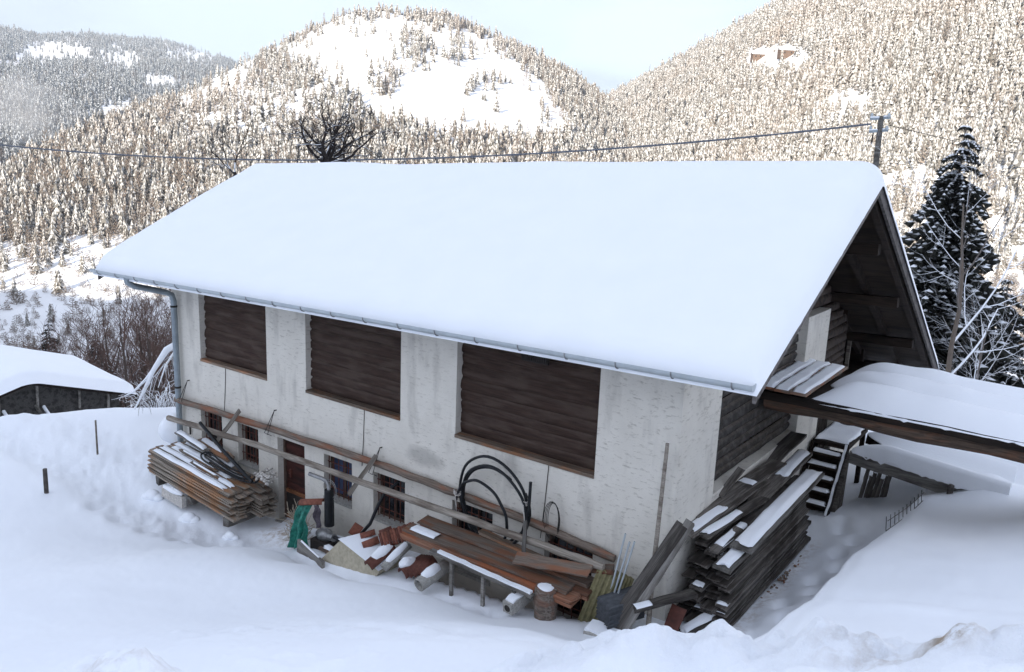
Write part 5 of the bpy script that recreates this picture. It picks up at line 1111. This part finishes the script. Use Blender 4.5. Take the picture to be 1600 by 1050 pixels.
# the trees that show largest stand as trees of their own
near_i = np.argsort(-(dC[3]/dC[7]))[:290]
TREES = {}
for k in range(len(PROTO)):
    V, F, Mi = PROTO[k]; me = bpy.data.meshes.new('forest_tree'); me.from_pydata([tuple(v) for v in V], [], [tuple(f) for f in F.tolist()])
    for m in fm: me.materials.append(m)
    me.polygons.foreach_set('material_index', Mi.astype(np.int32)); a = me.attributes.new('tint', 'FLOAT', 'POINT'); a.data.foreach_set('value', np.full(len(V), .12 if k < 5 else .8, np.float32)); me.update(); TREES[k] = me
for i in near_i:
    k = int(dC[4][i]); o = bpy.data.objects.new('spruce_tree' if k < 5 else 'larch_tree', TREES[k]); C.objects.link(o); o.location = (dC[0][i], dC[1][i], dC[2][i]-.3); hh = dC[3][i]; ww = hh*dC[8][i]; o.scale = (ww, ww, hh); o.rotation_euler = (0, 0, dC[6][i])
    if k < 5: tag(o, 'snow dusted spruce among many alike on the sunlit slope across the valley', 'tree', 'spruces on the sunlit lower slope')
    else: tag(o, 'leafless brown larch among many alike on the sunlit slope across the valley', 'tree', 'larches on the sunlit lower slope')
rest = np.setdiff1d(np.arange(len(dC[0])), near_i)
build_forest('forest', dC, rest, fm, 'snowy forest covering the middle mountain around its white clearing')
build_forest('forest', dR, np.arange(len(dR[0])), fmR, 'snow laden forest covering the whole right mountainside')
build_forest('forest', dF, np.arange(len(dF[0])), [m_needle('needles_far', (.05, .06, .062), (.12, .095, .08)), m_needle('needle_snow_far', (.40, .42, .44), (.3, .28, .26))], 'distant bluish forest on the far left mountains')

# ------------------------------------------------------------------ air
hz = bpy.data.materials.new('haze'); hz.use_nodes = True; ht = hz.node_tree; ht.nodes.remove(ht.nodes['Principled BSDF'])
pv = ht.nodes.new('ShaderNodeVolumePrincipled'); pv.inputs['Color'].default_value = (.78, .88, 1, 1); pv.inputs['Density'].default_value = .00012; pv.inputs['Anisotropy'].default_value = .2
ht.links.new(pv.outputs[0], ht.nodes['Material Output'].inputs['Volume'])
o = link_mesh('haze', MB().box((-6700, -6700, -400), (6700, 6700, 1300)), hz, (0, 0, 0)); o['kind'] = 'stuff'; o['label'] = 'pale air haze over the valley'; o['category'] = 'haze'

d = BF+BR*((40-800)/FPX)-BU*((172-525)/FPX); d = d/np.hypot(d[0], d[1]); mc = CAM+d*820
mm2 = bpy.data.materials.new('mist'); mm2.use_nodes = True; ht = mm2.node_tree; ht.nodes.remove(ht.nodes['Principled BSDF'])
pv = ht.nodes.new('ShaderNodeVolumePrincipled'); pv.inputs['Color'].default_value = (.95, .97, 1, 1)
tc = ht.nodes.new('ShaderNodeTexCoord'); nz = ht.nodes.new('ShaderNodeTexNoise'); nz.inputs['Scale'].default_value = .035; nz.inputs['Detail'].default_value = 4; ht.links.new(tc.outputs['Object'], nz.inputs['Vector'])
ln = ht.nodes.new('ShaderNodeVectorMath'); ln.operation = 'LENGTH'; mp = ht.nodes.new('ShaderNodeMapping'); mp.inputs['Scale'].default_value = (1/48, 1/48, 1/40); mp.inputs['Location'].default_value = (0, 0, -1); ht.links.new(tc.outputs['Object'], mp.inputs[0]); ht.links.new(mp.outputs[0], ln.inputs[0])
m1 = ht.nodes.new('ShaderNodeMath'); m1.operation = 'SUBTRACT'; ht.links.new(nz.outputs[0], m1.inputs[0]); m0 = ht.nodes.new('ShaderNodeMath'); m0.operation = 'MULTIPLY'; m0.inputs[1].default_value = .62; ht.links.new(ln.outputs[1], m0.inputs[0]); ht.links.new(m0.outputs[0], m1.inputs[1])
m2 = ht.nodes.new('ShaderNodeMath'); m2.operation = 'MULTIPLY'; m2.use_clamp = True; m2.inputs[1].default_value = .05; ht.links.new(m1.outputs[0], m2.inputs[0]); ht.links.new(m2.outputs[0], pv.inputs['Density']); ht.links.new(pv.outputs[0], ht.nodes['Material Output'].inputs['Volume'])
o = link_mesh('mist', MB().lump((0, 0, 40), (48, 48, 40), 1, .02, 10), mm2, (0, 0, 0)); o.location = (mc[0], mc[1], mc[2]-40); tag(o, 'small puff of white mist drifting over the forest at the left edge', 'mist', None, 'stuff')
